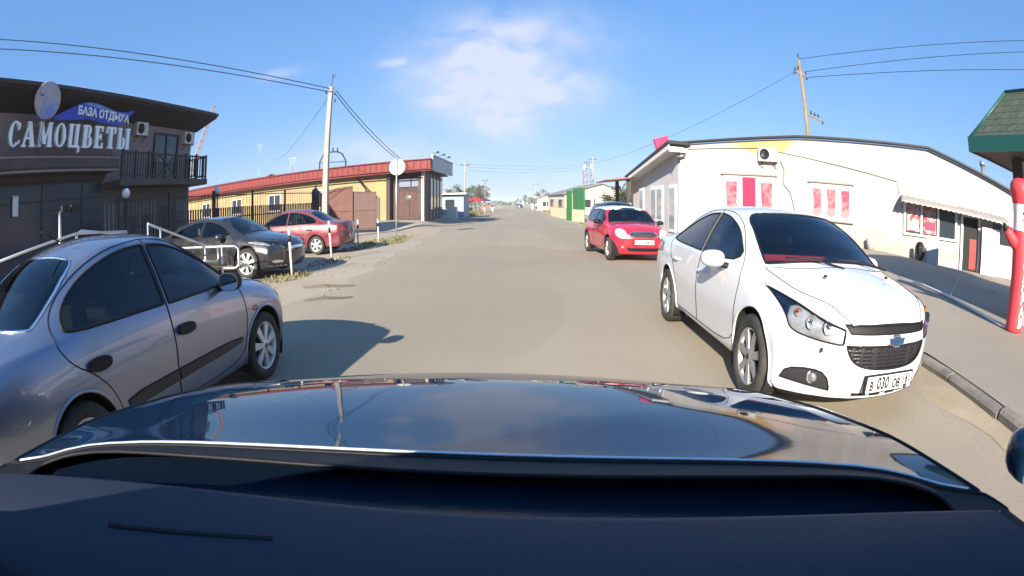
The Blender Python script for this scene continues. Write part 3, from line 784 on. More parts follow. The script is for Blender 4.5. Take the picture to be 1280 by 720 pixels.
# --- silver saloon beside us, seen from behind its right flank
SP_SILVER = dict(W=1.68, r=0.288, fa=1.22, ra=-1.22, paint=MATS['paint_silver'], tw=0.18, inset=0.015, arch=.05,
    floor=[(-2.2, .30), (-1.8, .20), (1.8, .18), (2.0, .2)],
    zs=[(-2.2, .36), (-1.6, .25), (1.6, .24), (2.0, .26)],
    ws=[(-2.2, .70), (-1.6, .79), (0, .80), (1.6, .79), (2.0, .70)],
    zm=[(-2.2, .62), (0, .60), (1.4, .58), (2.0, .46)],
    wm=[(-2.2, .77), (-1.5, .832), (0, .84), (1.3, .835), (1.8, .80), (2.0, .74)],
    zb=[(-2.2, .84), (-1.6, .90), (-.9, .885), (.8, .835), (1.3, .79), (1.8, .68), (2.0, .58)],
    wb=[(-2.2, .72), (-1.5, .775), (0, .795), (.9, .785), (1.5, .76), (1.8, .72), (2.0, .66)],
    zr=[(-2.2, .88), (-1.85, .925), (-1.5, .96), (-.95, 1.20), (-.45, 1.305), (.0, 1.305), (.4, 1.18), (1.0, .885), (1.3, .84), (1.75, .745), (2.0, .62)],
    wr=[(-2.2, .58), (-1.6, .60), (-.9, .535), (-.2, .545), (.2, .55), (.95, .65), (1.3, .64), (1.8, .56), (2.0, .5)],
    zt=[(-2.2, .90), (-2.05, .95), (-1.6, .985), (-1.4, 1.05), (-.9, 1.30), (-.3, 1.375), (.2, 1.345), (.6, 1.18), (1.15, .935), (1.4, .885), (1.75, .80), (2.0, .68)],
    nose=[(.1, 1.84), (.25, 1.94), (.42, 1.98), (.55, 1.97), (.66, 1.93), (.75, 1.84), (1.0, 1.6), (1.5, 1.2)],
    tail=[(.1, -2.0), (.3, -2.12), (.5, -2.15), (.8, -2.12), (1.0, -2.08), (1.5, -1.8)], bowf=.36, bowr=.22, kf=.03, kr=.035,
    style=dict(spokes=7, sw=.34, mat=MATS['cover_silver'], rim=.72, **{'in': .55}),
    mirror=dict(pos=(.55, .83, .935), size=(.19, .14, .12), mat=MATS['trim']),
    cabin=dict(fx=-.02, rx=-.66, z=.30, dx=.66, dz=.84, mirror=(.2, 1.22)),
    handles=[dict(x=-.02, z=.715, y=.836, door='front_door', pocket=True, mat=MATS['trim']), dict(x=-.98, z=.73, y=.834, door='rear_door', pocket=True, mat=MATS['trim'])],
    regions=[
        dict(name='windscreen', view='front', poly=[(-.62, .93, 1), (0, .965), (.62, .93, 1), (.50, 1.285), (0, 1.33), (-.50, 1.285)], it=2, xmin=.15, nmin=.2, lim=lambda c: c.x < 1.16, mat=MATS['glass_side'], seam=(.010, 1)),
        dict(name='rear_window', view='front', rear=True, poly=[(-.615, .975, 1), (0, .99), (.615, .975, 1), (.53, 1.235), (.3, 1.285), (0, 1.295), (-.3, 1.285), (-.53, 1.235)], it=2, xmin=.6, nmin=.2, mat=MATS['glass_dark'], seam=(.011, 1), seam_mat=MATS['chrome']),
        dict(name='front_window', view='side', sides=2, poly=[(.86, .895), (.62, 1.05), (.36, 1.175), (.10, 1.25), (-.13, 1.272, 1), (-.13, .895, 1)], it=2, ymin=.45, mat=MATS['glass_side'], seam=(.011, 1)),
        dict(name='rear_door_window', view='side', sides=2, poly=[(-.19, .90, 1), (-.19, 1.275, 1), (-.50, 1.262), (-.86, 1.17), (-1.10, 1.06), (-1.19, .965), (-1.17, .915)], it=2, ymin=.45, mat=MATS['glass_dark'], seam=(.011, 1)),
        dict(name='moulding', view='side', sides=2, id='mould_f', poly=[(.78, .415), (.80, .475), (-.155, .475, 1), (-.155, .405, 1)], it=1, ymin=.6, mat=MATS['trim_soft'], seam=(.006, 1), push=.012),
        dict(name='moulding', view='side', sides=2, id='mould_r', poly=[(-.175, .405, 1), (-.175, .475, 1), (-.78, .475), (-.76, .40)], it=1, ymin=.6, mat=MATS['trim_soft'], seam=(.006, 1), push=.012),
        dict(name='front_door', view='side', sides=2, id='front_door', poly=[(.84, .27), (.90, .55), (.90, .86), (.60, 1.09), (.12, 1.29), (-.16, 1.312, 1), (-.165, .27, 1)], ymin=.4, nmin=.1, seam=(.0045, 1)),
        dict(name='rear_door', view='side', sides=2, id='rear_door', poly=[(-.17, .27, 1), (-.165, 1.312, 1), (-.55, 1.295), (-.95, 1.18), (-1.22, 1.04), (-1.31, .92), (-1.22, .78), (-1.02, .68), (-.86, .52), (-.80, .27, 1)], ymin=.4, nmin=.1, seam=(.0045, 1)),
        dict(name='bonnet', view='top', poly=[(1.0, .66, 1), (1.16, .4), (1.17, 0), (1.16, -.4), (1.0, -.66, 1), (1.5, -.64), (1.84, -.5, 1), (1.9, 0), (1.84, .5, 1), (1.5, .64)], nmin=.25, lim=lambda c: c.z > .6, seam=(.0045, 1)),
        dict(name='headlight', view='front', sides=2, poly=[(.40, .56), (.40, .66), (.60, .70), (.77, .70), (.77, .60), (.6, .55)], it=1, xmin=1.2, mat=MATS['lamp_in'], seam=(.006, 1)),
        dict(name='grille', view='front', poly=[(-.33, .64, 1), (.33, .64, 1), (.30, .56, 1), (-.30, .56, 1)], it=0, xmin=1.6, mat=MATS['trim'], seam=(.006, 1)),
        dict(name='side_marker', view='side', sides=2, poly=[(1.10, .66), (1.02, .66), (1.02, .63), (1.10, .63)], it=1, ymin=.6, mat=MATS['amber'], seam=(.004, 1)),
        dict(name='tail_lamp', view='front', sides=2, rear=True, poly=[(.34, .64), (.74, .64), (.74, .80), (.36, .80)], it=1, xmin=1.4, mat=MATS['lamp_red'], seam=(.005, 1)),
        dict(name='boot_lid', view='top', poly=[(-1.58, .60), (-1.58, -.60), (-1.85, -.62), (-2.06, -.58), (-2.06, .58), (-1.85, .62)], nmin=.25, lim=lambda c: c.z > .7, seam=(.0045, 1)),
    ])
silver_car, parts_s = car('parked_car', 'silver saloon car with black pocket door handles and a black side moulding', (-2.95, 2.6, .005), R(89), scaled(SP_SILVER, .95, 1, 1, cabin=dict(SP_SILVER['cabin'], fx=-.05)))
def silver_details():
    mb = MB(); mb.tube([(-.75, -.25, 1.365), (-.95, -.25, 1.45)], .006, 6); mb.build('aerial', MATS['trim'], silver_car)
    for y0, y1 in ((.5, -.02), (0.0, -.52)): mb = MB(); mb.tube([(1.2, y0, .93), (1.10, (y0 + y1) / 2, .985), (1.05, y1, .99)], .008, 6); mb.build('wiper', MATS['trim'], silver_car)
silver_details()

# --- small red hatchback with a white roof
SP_RED = dict(W=1.69, r=0.30, fa=1.23, ra=-1.23, paint=MATS['paint_red'], tw=0.19, inset=0.0, arch=.05, lipmat=MATS['trim'],
    floor=[(-1.9, .26), (-1.6, .2), (1.6, .19), (1.8, .2)], zs=[(-1.9, .33), (-1.5, .26), (1.5, .25), (1.8, .26)],
    ws=[(-1.9, .74), (-1.5, .81), (0, .81), (1.5, .80), (1.85, .70)], zm=[(-1.9, .6), (0, .58), (1.4, .58), (1.85, .48)],
    wm=[(-1.9, .80), (-1.3, .842), (0, .842), (1.3, .84), (1.6, .80), (1.85, .72)],
    zb=[(-1.9, .90), (-.9, .90), (.6, .875), (1.2, .83), (1.6, .74), (1.85, .62)],
    wb=[(-1.9, .73), (-1.3, .78), (0, .80), (.8, .785), (1.3, .74), (1.6, .68), (1.85, .6)],
    zr=[(-1.9, .96), (-1.72, 1.15), (-1.5, 1.27), (-.9, 1.335), (.0, 1.325), (.2, 1.28), (.45, 1.12), (.78, .93), (1.2, .895), (1.55, .81), (1.85, .66)],
    wr=[(-1.9, .60), (-1.5, .57), (-.5, .59), (.1, .60), (.75, .69), (1.2, .62), (1.6, .55), (1.85, .48)],
    zt=[(-1.9, 1.0), (-1.75, 1.2), (-1.5, 1.35), (-.7, 1.415), (.0, 1.40), (.28, 1.33), (.55, 1.16), (.88, .98), (1.2, .95), (1.5, .89), (1.7, .80), (1.85, .70)],
    nose=[(.1, 1.66), (.25, 1.74), (.42, 1.78), (.55, 1.78), (.68, 1.755), (.8, 1.66), (1.0, 1.4), (1.5, .9)],
    tail=[(.1, -1.74), (.3, -1.82), (.5, -1.83), (.8, -1.79), (1.1, -1.70), (1.4, -1.5)], bowf=.34, bowr=.2, kf=.03, kr=.03,
    style=dict(spokes=8, sw=.22, mat=MATS['alloy'], rim=.66), mirror=dict(pos=(.48, .84, .96), size=(.18, .13, .12), mat=MATS['trim']),
    cabin=dict(fx=-.1, rx=-.95, z=.34, dx=.5, dz=.88, mirror=(.2, 1.24)), handles=[dict(x=-.25, z=.76, y=.846, door='front_door', mat=MATS['chrome'])],
    regions=[
        dict(name='windscreen', view='front', poly=[(-.66, .955, 1), (0, 1.0), (.66, .955, 1), (.57, 1.29), (0, 1.355), (-.57, 1.29)], it=2, xmin=.05, nmin=.2, lim=lambda c: c.x < .93, mat=MATS['glass_screen'], seam=(.012, 1)),
        dict(name='rear_window', view='front', rear=True, poly=[(-.58, .98), (.58, .98), (.52, 1.25), (0, 1.30), (-.52, 1.25)], xmin=.9, nmin=.2, mat=MATS['glass_dark'], seam=(.010, 1)),
        dict(name='side_window', view='side', sides=2, poly=[(.66, .935), (.38, 1.13), (.12, 1.27), (-.32, 1.295, 1), (-.32, .935, 1)], it=2, ymin=.45, mat=MATS['glass_side'], seam=(.012, 1)),
        dict(name='side_window', view='side', sides=2, id='quarter', poly=[(-.38, .935, 1), (-.38, 1.295, 1), (-1.0, 1.285), (-1.45, 1.22), (-1.55, .95)], it=2, ymin=.45, mat=MATS['glass_dark'], seam=(.012, 1)),
        dict(name='roof', view='top', poly=[(-1.6, .6), (-1.7, 0), (-1.6, -.6), (-.9, -.75), (.0, -.75), (.25, -.62), (.34, 0), (.25, .62), (.0, .75), (-.9, .75)], it=1, nmin=.12, lim=lambda c: c.z > 1.27, mat=MATS['paint_white'], seam=(.006, 1)),
        dict(name='front_door', view='side', sides=2, id='front_door', poly=[(.70, .28), (.73, .6), (.72, .92), (.36, 1.17), (.1, 1.305), (-.345, 1.312, 1), (-.36, .28, 1)], ymin=.4, nmin=.1, seam=(.005, 1)),
        dict(name='bonnet', view='top', poly=[(.8, .68, 1), (.94, .3), (.94, -.3), (.8, -.68, 1), (1.3, -.66), (1.6, -.5), (1.70, 0), (1.6, .5), (1.3, .66)], nmin=.25, lim=lambda c: c.z > .6, seam=(.005, 1)),
        dict(name='headlight', view='front', sides=2, poly=[(.43, .66), (.47, .80), (.60, .835), (.71, .77), (.70, .66), (.60, .585), (.48, .575)], it=2, xmin=.9, mat=MATS['lamp_cream'], seam=(.009, 1), seam_mat=MATS['chrome']),
        dict(name='grille', view='front', poly=[(-.36, .70, 1), (-.30, .755), (.30, .755), (.36, .70, 1), (.42, .62), (-.42, .62)], it=1, xmin=1.3, mat=MATS['trim'], seam=(.018, 1), seam_mat=MATS['chrome'], push=-.008),
        dict(name='fog_lamp', view='front', sides=2, poly=[(.50, .40), (.58, .40), (.58, .34), (.50, .34)], it=2, xmin=1.2, mat=MATS['lamp_in'], seam=(.006, 1)),
        dict(name='lower_intake', view='front', poly=[(-.45, .36, 1), (.45, .36, 1), (.40, .265, 1), (-.40, .265, 1)], it=0, xmin=1.3, mat=MATS['trim'], seam=None),
        dict(name='tail_lamp', view='front', sides=2, rear=True, poly=[(.58, .68), (.74, .68), (.74, .9), (.58, .9)], it=1, xmin=1.3, mat=MATS['lamp_red'], seam=(.005, 1)),
    ])
red_car, parts_r = car('parked_car', 'small bright red hatchback with a white roof parked in front of the white shop', (3.06, 14.30, 0), R(-85.5), SP_RED)
plate(red_car, 1.80, .50, [('A', -.213, .098, -.012), ('511', -.085, .128, 0), ('KM', .070, .098, -.012), ('161', .194, .105, .012)], None)
def red_details():
    mb = MB(); mb.prism([(-.40, 0), (.40, 0), (.38, .05), (-.38, .05)], (.30, 0, 1.285), (0, 1, 0), (-.62, 0, .78), .004); mb.build('windscreen_sticker', MATS['plate_white'], red_car)
    mb = MB(); mb.box((.36, .33, 1.05), (.01, .10, .13)); mb.build('paper_card', MATS['plate_white'], red_car)
    mb = MB()
    for k in range(3): mb.box((1.757 - k * .0, 0, .655 + k * .03), (.03, .66 - k * .03, .008))
    mb.build('grille_bar', MATS['chrome'], red_car)
red_details()

# --- black saloon nose-out by the fence
SP_BLACK = scaled(SP_WHITE, 1.04, 1.03, .96, paint=MATS['paint_black'], r=.335, bowf=.36, style=dict(spokes=7, sw=.36, mat=MATS['alloy_bright'], rim=.74, **{'in': .6}))
SP_BLACK['regions'] = [r for r in SP_BLACK['regions'] if r['name'] not in ('headlight', 'upper_grille', 'lower_grille', 'fog_lamp_panel', 'intake_slot')] + [
    dict(name='headlight', view='front', sides=2, poly=[(.40, .60), (.42, .68), (.62, .76), (.86, .84), (.87, .72), (.70, .61)], it=2, xmin=1.2, mat=MATS['glass_clear'], seam=(.006, 1), bucket=[(.35, .4, .05, 0), (.68, .5, .045, 0)]),
    dict(name='grille', view='front', poly=[(-.33, .66, 1), (.33, .66, 1), (.30, .58, 1), (-.30, .58, 1)], it=0, xmin=1.8, mat=MATS['chrome'], seam=(.008, 1)),
    dict(name='fog_lamp', view='front', sides=2, poly=[(.52, .37), (.80, .40), (.80, .31), (.54, .30)], it=1, xmin=1.4, mat=MATS['chrome'], seam=(.006, 1)),
    dict(name='chrome_strip', view='front', sides=2, poly=[(.40, .255), (.84, .275), (.84, .25), (.40, .23)], it=0, xmin=1.2, mat=MATS['chrome'], seam=None),
    dict(name='sill_strip', view='side', sides=2, poly=[(.95, .30), (.95, .27), (-.9, .27), (-.9, .30)], it=0, ymin=.6, mat=MATS['chrome'], seam=None)]
SP_BLACK['regions'].sort(key=lambda r: r['name'] in ('front_door', 'rear_door'))
black_car, _ = car('parked_car', 'black saloon car with bright alloy wheels parked nose-out by the steel handrails', (-7.2, 10.75, 0), R(-4), SP_BLACK)
plate(black_car, 2.31, .47, [('T', -.213, .098, -.012), ('268', -.085, .128, 0), ('AO', .070, .098, -.012), ('161', .194, .105, .012)], None)

# --- faded red saloon tail-out behind it
SP_MAROON = scaled(SP_SILVER, 1.05, .985, 1.06, paint=MATS['paint_maroon'], style=dict(spokes=6, sw=.3, mat=MATS['cover_silver'], rim=.7), mirror=dict(pos=(.62, .82, .95), size=(.17, .13, .11), mat=MATS['trim']))
SP_MAROON['handles'] = [dict(h, pocket=False, mat=MATS['trim']) for h in SP_MAROON['handles']]
maroon_car, _ = car('parked_car', 'faded red saloon car parked tail-out beside the concrete pole, beyond the black one', (-7.5, 15.9, 0), R(178), SP_MAROON)
plate(maroon_car, -2.27, .55, [('E', -.213, .098, -.012), ('405', -.085, .128, 0), ('XT', .070, .098, -.012), ('161', .194, .105, .012)], None, back=True)
# --- dark estate behind the red hatchback
SP_DARK = scaled(SP_RED, 1.22, 1.07, 1.12, paint=MATS['paint_green'], r=.34)
SP_DARK['regions'] = [dict(r, mat=None) if r['name'] == 'roof' else (dict(r, mat=MATS['lamp_in'], seam_mat=None) if r['name'] == 'headlight' else r) for r in SP_DARK['regions']]
dark_car, _ = car('parked_car', 'dark green off-road car half hidden behind the red hatchback', (4.2, 21.4, 0), R(-88), SP_DARK)
# --- the same kind of black saloon far down the road
far_car = copy_tree(black_car); far_car.location = (1.3, 175, 0); far_car.rotation_euler.z = R(-90)
far_car.name = 'car'; far_car['label'] = 'tiny dark car driving towards us at the far end of the road'

# --- our own car: bonnet, cowl and dashboard in front of the camera
def _re(y): return .745 - .30 * y * y - .22 * y**4      # rear edge of the bonnet, curved like the foot of the windscreen
_ys = [-.90 + .06 * i for i in range(31)]
SP_OWN = dict(W=1.9, r=.33, fa=1.12, ra=-1.55, paint=MATS['paint_navy'], tw=.2, inset=.02, step=.025,
    floor=[(-2.5, .3), (1.8, .2)], zs=[(-2.5, .36), (1.9, .28)], ws=[(-2.5, .78), (0, .86), (1.4, .84), (1.95, .72)],
    zm=[(-2.5, .68), (0, .62), (1.95, .46)], wm=[(-2.5, .86), (0, .95), (1.2, .93), (1.6, .85), (1.95, .74)],
    zb=[(-2.5, .96), (0, 1.0), (.6, .972), (1.0, .922), (1.4, .815), (1.95, .58)], wb=[(-2.5, .78), (0, .905), (.6, .925), (1.2, .895), (1.6, .80), (1.95, .66)],
    zr=[(-2.5, 1.0), (-2.2, 1.3), (-1.9, 1.46), (-1.0, 1.50), (-.5, 1.48), (-.12, 1.26), (.12, 1.03), (.35, .99), (.55, .988), (.9, .956), (1.2, .913), (1.5, .82), (1.95, .58)],
    wr=[(-2.5, .62), (-1.9, .6), (-.5, .60), (.0, .66), (.45, .80), (.7, .80), (1.2, .76), (1.6, .66), (1.95, .52)],
    zt=[(-2.5, 1.05), (-2.25, 1.35), (-1.9, 1.53), (-1.0, 1.59), (-.4, 1.57), (.0, 1.47), (.3, 1.25), (.60, 1.03), (.76, 1.0), (1.0, .983), (1.2, .965), (1.4, .925), (1.55, .872), (1.7, .79), (1.85, .69), (1.97, .60)],
    nose=[(.1, 1.8), (.3, 1.93), (.5, 1.95), (.62, 1.93), (.75, 1.82), (1.0, 1.7)], tail=[(.1, -2.3), (.4, -2.45), (.8, -2.45), (1.1, -2.4), (1.5, -2.2)],
    bowf=.40, bowr=.2, kf=.035, kr=.04, style=dict(spokes=5, sw=.3, mat=MATS['alloy'], rim=.7), mirror=dict(pos=(.375, 1.09, 1.0), size=(.16, .12, .11), dx={1: -.25}, stalk=False),
    handles=[], cabin=None, regions=[
        dict(name=None, view='top', poly=[(-.33, .55), (-.12, .60), (.02, .68), (.12, .76)] + [(_re(y) - .085, y) for y in [.78 - .06 * i for i in range(27)]] + [(.12, -.76), (.02, -.68), (-.12, -.60), (-.33, -.55)], it=0, nmin=.05, lim=lambda c: c.z > .9),
        dict(name='rear_window', view='front', rear=True, poly=[(-.55, 1.05), (.55, 1.05), (.5, 1.42), (-.5, 1.42)], it=1, xmin=1.5, nmin=.15, mat=MATS['trim'], seam=(.01, 1)),
        dict(name='side_window', view='side', sides=2, poly=[(.10, 1.0), (-.25, 1.28), (-.6, 1.42), (-1.9, 1.40), (-2.1, 1.02)], it=1, ymin=.45, mat=MATS['trim'], seam=(.01, 1)),
        dict(name='cowl', view='top', poly=[(.10, .93), (.10, -.93)] + [(_re(y) - .012, y) for y in _ys], it=0, nmin=.1, lim=lambda c: c.z > .85, mat=MATS['trim'], seam=(.004, 0)),
        dict(name='bonnet', view='top', poly=[(_re(y), y) for y in _ys[::-1]] + [(.7, -.90), (1.0, -.86), (1.3, -.77), (1.55, -.66), (1.76, -.48), (1.83, -.2), (1.83, .2), (1.76, .48), (1.55, .66), (1.3, .77), (1.0, .86), (.7, .90)], it=0, nmin=.1, lim=lambda c: c.z > .6, seam=(.004, 1)),
        dict(name='headlight', view='front', sides=2, poly=[(.45, .55), (.45, .66), (.78, .72), (.80, .58)], it=1, xmin=1.2, mat=MATS['lamp_in'], seam=(.006, 1)),
        dict(name='grille', view='front', poly=[(-.38, .64), (.38, .64), (.34, .5), (-.34, .5)], it=1, xmin=1.6, mat=MATS['grille_mesh'], seam=(.008, 1)),
    ])
own_car, parts_o = car('car', 'dark navy car we sit in, its glossy bonnet and dashboard along the bottom', (-.10, 0, 0), R(90), SP_OWN)
def own_details():
    mat('dash', (0.010, 0.017, 0.034), .62, bump=.15, bscale=260)
    mat('dash_slot', (.003, .003, .004), .6)
    # dashboard: a sheet with depth, its front edge curved along the foot of the windscreen
    n = 40; mb = MB()
    front = [(.51 - .24 * abs(-1 + 2 * i / n)**2.2, -.80 + 1.6 * i / n) for i in range(n + 1)]
    prof = [(0, -.06), (0, -.012), (-.006, -.003), (-.02, 0), (-.12, .004), (-.24, .0), (-.33, -.03), (-.40, -.10), (-.42, -.3)]
    vs_ = []
    for dx, dz in prof:
        for x, y in front: vs_.append((x + dx * (1 - .25 * abs(y)), y, 1.05 + dz - .018 * (y / .8)**2))
    fs = [(a * (n + 1) + i, a * (n + 1) + i + 1, (a + 1) * (n + 1) + i + 1, (a + 1) * (n + 1) + i) for a in range(len(prof) - 1) for i in range(n)]
    mb.add(vs_, fs, 0, True); dash = mb.build('dashboard', MATS['dash'], own_car)
    mb = MB(); pts = [(.393 - .083 * ((y - .17) / .237)**1.15, y, 1.052 - .018 * (y / .8)**2) for y in [.17 + .0198 * i for i in range(13)]]
    mb.tube(pts, .0055, 6); mb.build('air_vent', MATS['dash_slot'], dash)
    # bright metal tube added as the glint along the bonnet's rear edge
    bins = {}
    for v in parts_o[('bonnet', 1)].data.vertices:
        k = round(v.co.y / .05)
        if abs(v.co.y) < .88 and (k not in bins or v.co.x < bins[k].x): bins[k] = v.co.copy()
    mb = MB(); mb.tube([bins[k] + Vector((.002, 0, .003)) for k in sorted(bins)], .003, 6); mb.build('bonnet_glint', MATS['alloy_bright'], own_car)
    # glossy opaque windscreen foot before the dashboard, its reflection put into the navy colour
    ys_ = sorted(bins); mb = MB(); vs_ = []; fx = PC([(p[1], p[0]) for p in front])
    for k in ys_:
        b = bins[k]; y = b.y; xb = float(fx(y)); zb_ = 1.05 - .018 * (y / .8)**2 - .03
        for t in (0, .12, .35, .6, .85, 1.0): vs_.append((b.x - .014 + (xb - b.x + .016) * t, y, (b.z - .016) * (1 - t) + zb_ * t - .012 * math.sin(math.pi * t)))
    nk = len(ys_); mb.add(vs_, [(a * 6 + i, a * 6 + i + 1, (a + 1) * 6 + i + 1, (a + 1) * 6 + i) for a in range(nk - 1) for i in range(5)], 0, True)
    mb.build('windscreen_ledge', mat('ledge', (.005, .012, .026), .22, bump=.03, bscale=60, dirt=.05, dirtcol=(.06, .065, .07)), own_car)
own_details()
# ------------------------------------------------------------------ ground, road, kerb, pavement
def sstep(a, b, x):
    t = min(1, max(0, (x - a) / (b - a))); return t * t * (3 - 2 * t)
def gz(x, y):
    """height of the land"""
    z = 0.0
    z += .46 * sstep(-4.6, -6.4, x) * sstep(27.5, 32.5, y) * (1 - sstep(45, 54, y))     # mound of asphalt before the corner shop
    z += .10 * sstep(-4.2, -5.5, x) * (1 - sstep(16, 24, y)) * 0
    if x > 4.15:
        z += .50 * sstep(5.5, 12, x) * sstep(8.0, 14, y) * (1 - sstep(24, 34, y)) * (1 - .6 * sstep(12.5, 17, x))
    z += .02 * math.sin(x * .9 + y * .31) * sstep(-3.6, -5.5, x)
    return z
def surface_mat(name, base, dark, light, gravel=0.35, scale=.5, rough=.92, cracks=False, tracks=False):
    M = bpy.data.materials.new(name); M.use_nodes = True
    nt = M.node_tree; N = nt.nodes; L = nt.links; b = N['Principled BSDF']; b.inputs['Roughness'].default_value = rough; b.inputs['Specular IOR Level'].default_value = .25
    tc = N.new('ShaderNodeTexCoord')
    def noise(sc, det=8, ro=.65, st=(1, 1, 1), off=0):
        mp = N.new('ShaderNodeMapping'); mp.inputs['Scale'].default_value = st; mp.inputs['Location'].default_value = (off, off * 1.7, 0)
        L.new(tc.outputs['Object'], mp.inputs[0])
        n = N.new('ShaderNodeTexNoise'); n.inputs['Scale'].default_value = sc; n.inputs['Detail'].default_value = det; n.inputs['Roughness'].default_value = ro
        L.new(mp.outputs[0], n.inputs['Vector']); return n.outputs['Fac']
    def ramp(f, lo, hi, a, c):
        r = N.new('ShaderNodeValToRGB'); r.color_ramp.elements[0].position = lo; r.color_ramp.elements[1].position = hi
        r.color_ramp.elements[0].color = (*a, 1); r.color_ramp.elements[1].color = (*c, 1); L.new(f, r.inputs[0]); return r.outputs[0]
    def mix(f, a, c, mode='MIX'):
        m = N.new('ShaderNodeMix'); m.data_type = 'RGBA'; m.blend_type = mode
        if isinstance(f, float): m.inputs[0].default_value = f
        else: L.new(f, m.inputs[0])
        for i, q in ((6, a), (7, c)):
            if isinstance(q, tuple): m.inputs[i].default_value = (*q, 1)
            else: L.new(q, m.inputs[i])
        return m.outputs[2]
    c = ramp(noise(scale, 9, .6), .35, .68, base, light)
    f2 = ramp(noise(scale * .45, 6, .55, off=13), .48, .66, (0, 0, 0), (1, 1, 1))
    c = mix(f2, c, mix(.55, c, dark))
    if tracks:      # worn wheel tracks along the road
        w = ramp(noise(.55, 5, .6, (1, .03, 1), 4), .46, .62, (0, 0, 0), (1, 1, 1)); c = mix(w, c, mix(.4, c, dark))
        p = ramp(noise(.22, 2, .5, (1, .35, 1), 31), .585, .60, (0, 0, 0), (1, 1, 1)); c = mix(p, c, mix(.35, c, dark))      # patched areas
    g = noise(70, 4, .7); c = mix(gravel, c, ramp(g, .35, .7, tuple(q * .45 for q in base), tuple(min(1, q * 1.5) for q in light)), 'MIX')
    sp = ramp(noise(16, 5, .8, off=7), .69, .74, (0, 0, 0), (1, 1, 1)); c = mix(sp, c, tuple(q * .55 for q in dark))
    if cracks:
        v = N.new('ShaderNodeTexVoronoi'); v.feature = 'DISTANCE_TO_EDGE'; v.inputs['Scale'].default_value = .33
        mp = N.new('ShaderNodeMapping'); L.new(tc.outputs['Object'], mp.inputs[0])
        nz = N.new('ShaderNodeTexNoise'); nz.inputs['Scale'].default_value = 1.6; nz.inputs['Detail'].default_value = 6; L.new(tc.outputs['Object'], nz.inputs['Vector'])
        vm = N.new('ShaderNodeVectorMath'); vm.operation = 'MULTIPLY_ADD'; vm.inputs[1].default_value = (1.3, 1.3, 0); L.new(nz.outputs['Color'], vm.inputs[0]); L.new(tc.outputs['Object'], vm.inputs[2])
        L.new(vm.outputs[0], v.inputs['Vector'])
        cr = ramp(v.outputs['Distance'], .004, .010, (1, 1, 1), (0, 0, 0)); keep = ramp(noise(.3, 3, .5, off=21), .52, .6, (0, 0, 0), (1, 1, 1))
        mm = N.new('ShaderNodeMix'); mm.data_type = 'RGBA'; mm.blend_type = 'MULTIPLY'; mm.inputs[0].default_value = 1; L.new(cr, mm.inputs[6]); L.new(keep, mm.inputs[7])
        c = mix(mm.outputs[2], c, mix(.6, c, tuple(q * .3 for q in dark)))
    L.new(c, b.inputs['Base Color'])
    bp = N.new('ShaderNodeBump'); bp.inputs['Strength'].default_value = .45; bp.inputs['Distance'].default_value = .012; L.new(g, bp.inputs['Height']); L.new(bp.outputs[0], b.inputs['Normal'])
    MATS[name] = M; return M
surface_mat('dirt', (.35, .295, .22), (.25, .21, .155), (.43, .37, .28), .4, .6)
surface_mat('asphalt_dusty', (.315, .268, .200), (.235, .200, .150), (.365, .312, .235), .36, .35, .9, False, True)
surface_mat('asphalt_apron', (.30, .262, .21), (.225, .20, .165), (.345, .302, .24), .26, .5, .9, True)
mat('kerb_stone', (.19, .172, .148), .92, dirt=.7, dirtcol=(.30, .26, .20), var=.3, vscale=4, bump=.4, bscale=30)

def grid_mesh(name, xs, ys, zf, m_, kind='structure', skirt=None):
    nx, ny = len(xs), len(ys)
    vs_ = [(x, y, zf(x, y)) for y in ys for x in xs]
    fs = [(j * nx + i, j * nx + i + 1, (j + 1) * nx + i + 1, (j + 1) * nx + i) for j in range(ny - 1) for i in range(nx - 1)]
    mb = MB(); mb.add(vs_, fs, 0, True); o = mb.build(name, m_); o['kind'] = kind; return o
xs = [-1500, -600, -250, -120] + [-70 + 4 * i for i in range(14)] + [-14 + .5 * i for i in range(80)] + [28 + 4 * i for i in range(12)] + [120, 250, 600, 1500]
ys = [-600, -150, -50, -20] + [-10 + 1.0 * i for i in range(80)] + [72 + 6 * i for i in range(25)] + [260, 400, 700, 1200, 1600]
grid_mesh('ground', sorted(set(xs)), sorted(set(ys)), lambda x, y: gz(x, y) - .012, MATS['dirt'])
def kx(y): return 4.30 - .25 * max(0.0, 3.6 - max(y, -.5)) + .25 * sstep(9, 13.5, y)
def edge_l(y): return -3.35 - .9 * sstep(10, 34, y) + .12 * math.sin(y * .8) + .08 * math.sin(y * 2.3 + 1) - .25 * sstep(60, 120, y)
def edge_r(y): return kx(y) + .04 if y < 13 else 4.02 + .12 * math.sin(y * .7) + .08 * math.sin(y * 1.9) + .3 * sstep(13, 30, y)
mb = MB(); yy = [-40 + .5 * i for i in range(200)] + [60 + 4 * i for i in range(60)] + [320, 400, 600, 900]
vs_ = []; 
for y in yy:
    a, b_ = edge_l(y), edge_r(y)
    for k in range(9):
        t = k / 8; vs_.append((a + (b_ - a) * t, y, .0 - (.012 if k in (0, 8) else 0)))
mb.add(vs_, [(j * 9 + i, j * 9 + i + 1, (j + 1) * 9 + i + 1, (j + 1) * 9 + i) for j in range(len(yy) - 1) for i in range(8)], 0, True)
mb.build('road', MATS['asphalt_dusty'])['kind'] = 'structure'
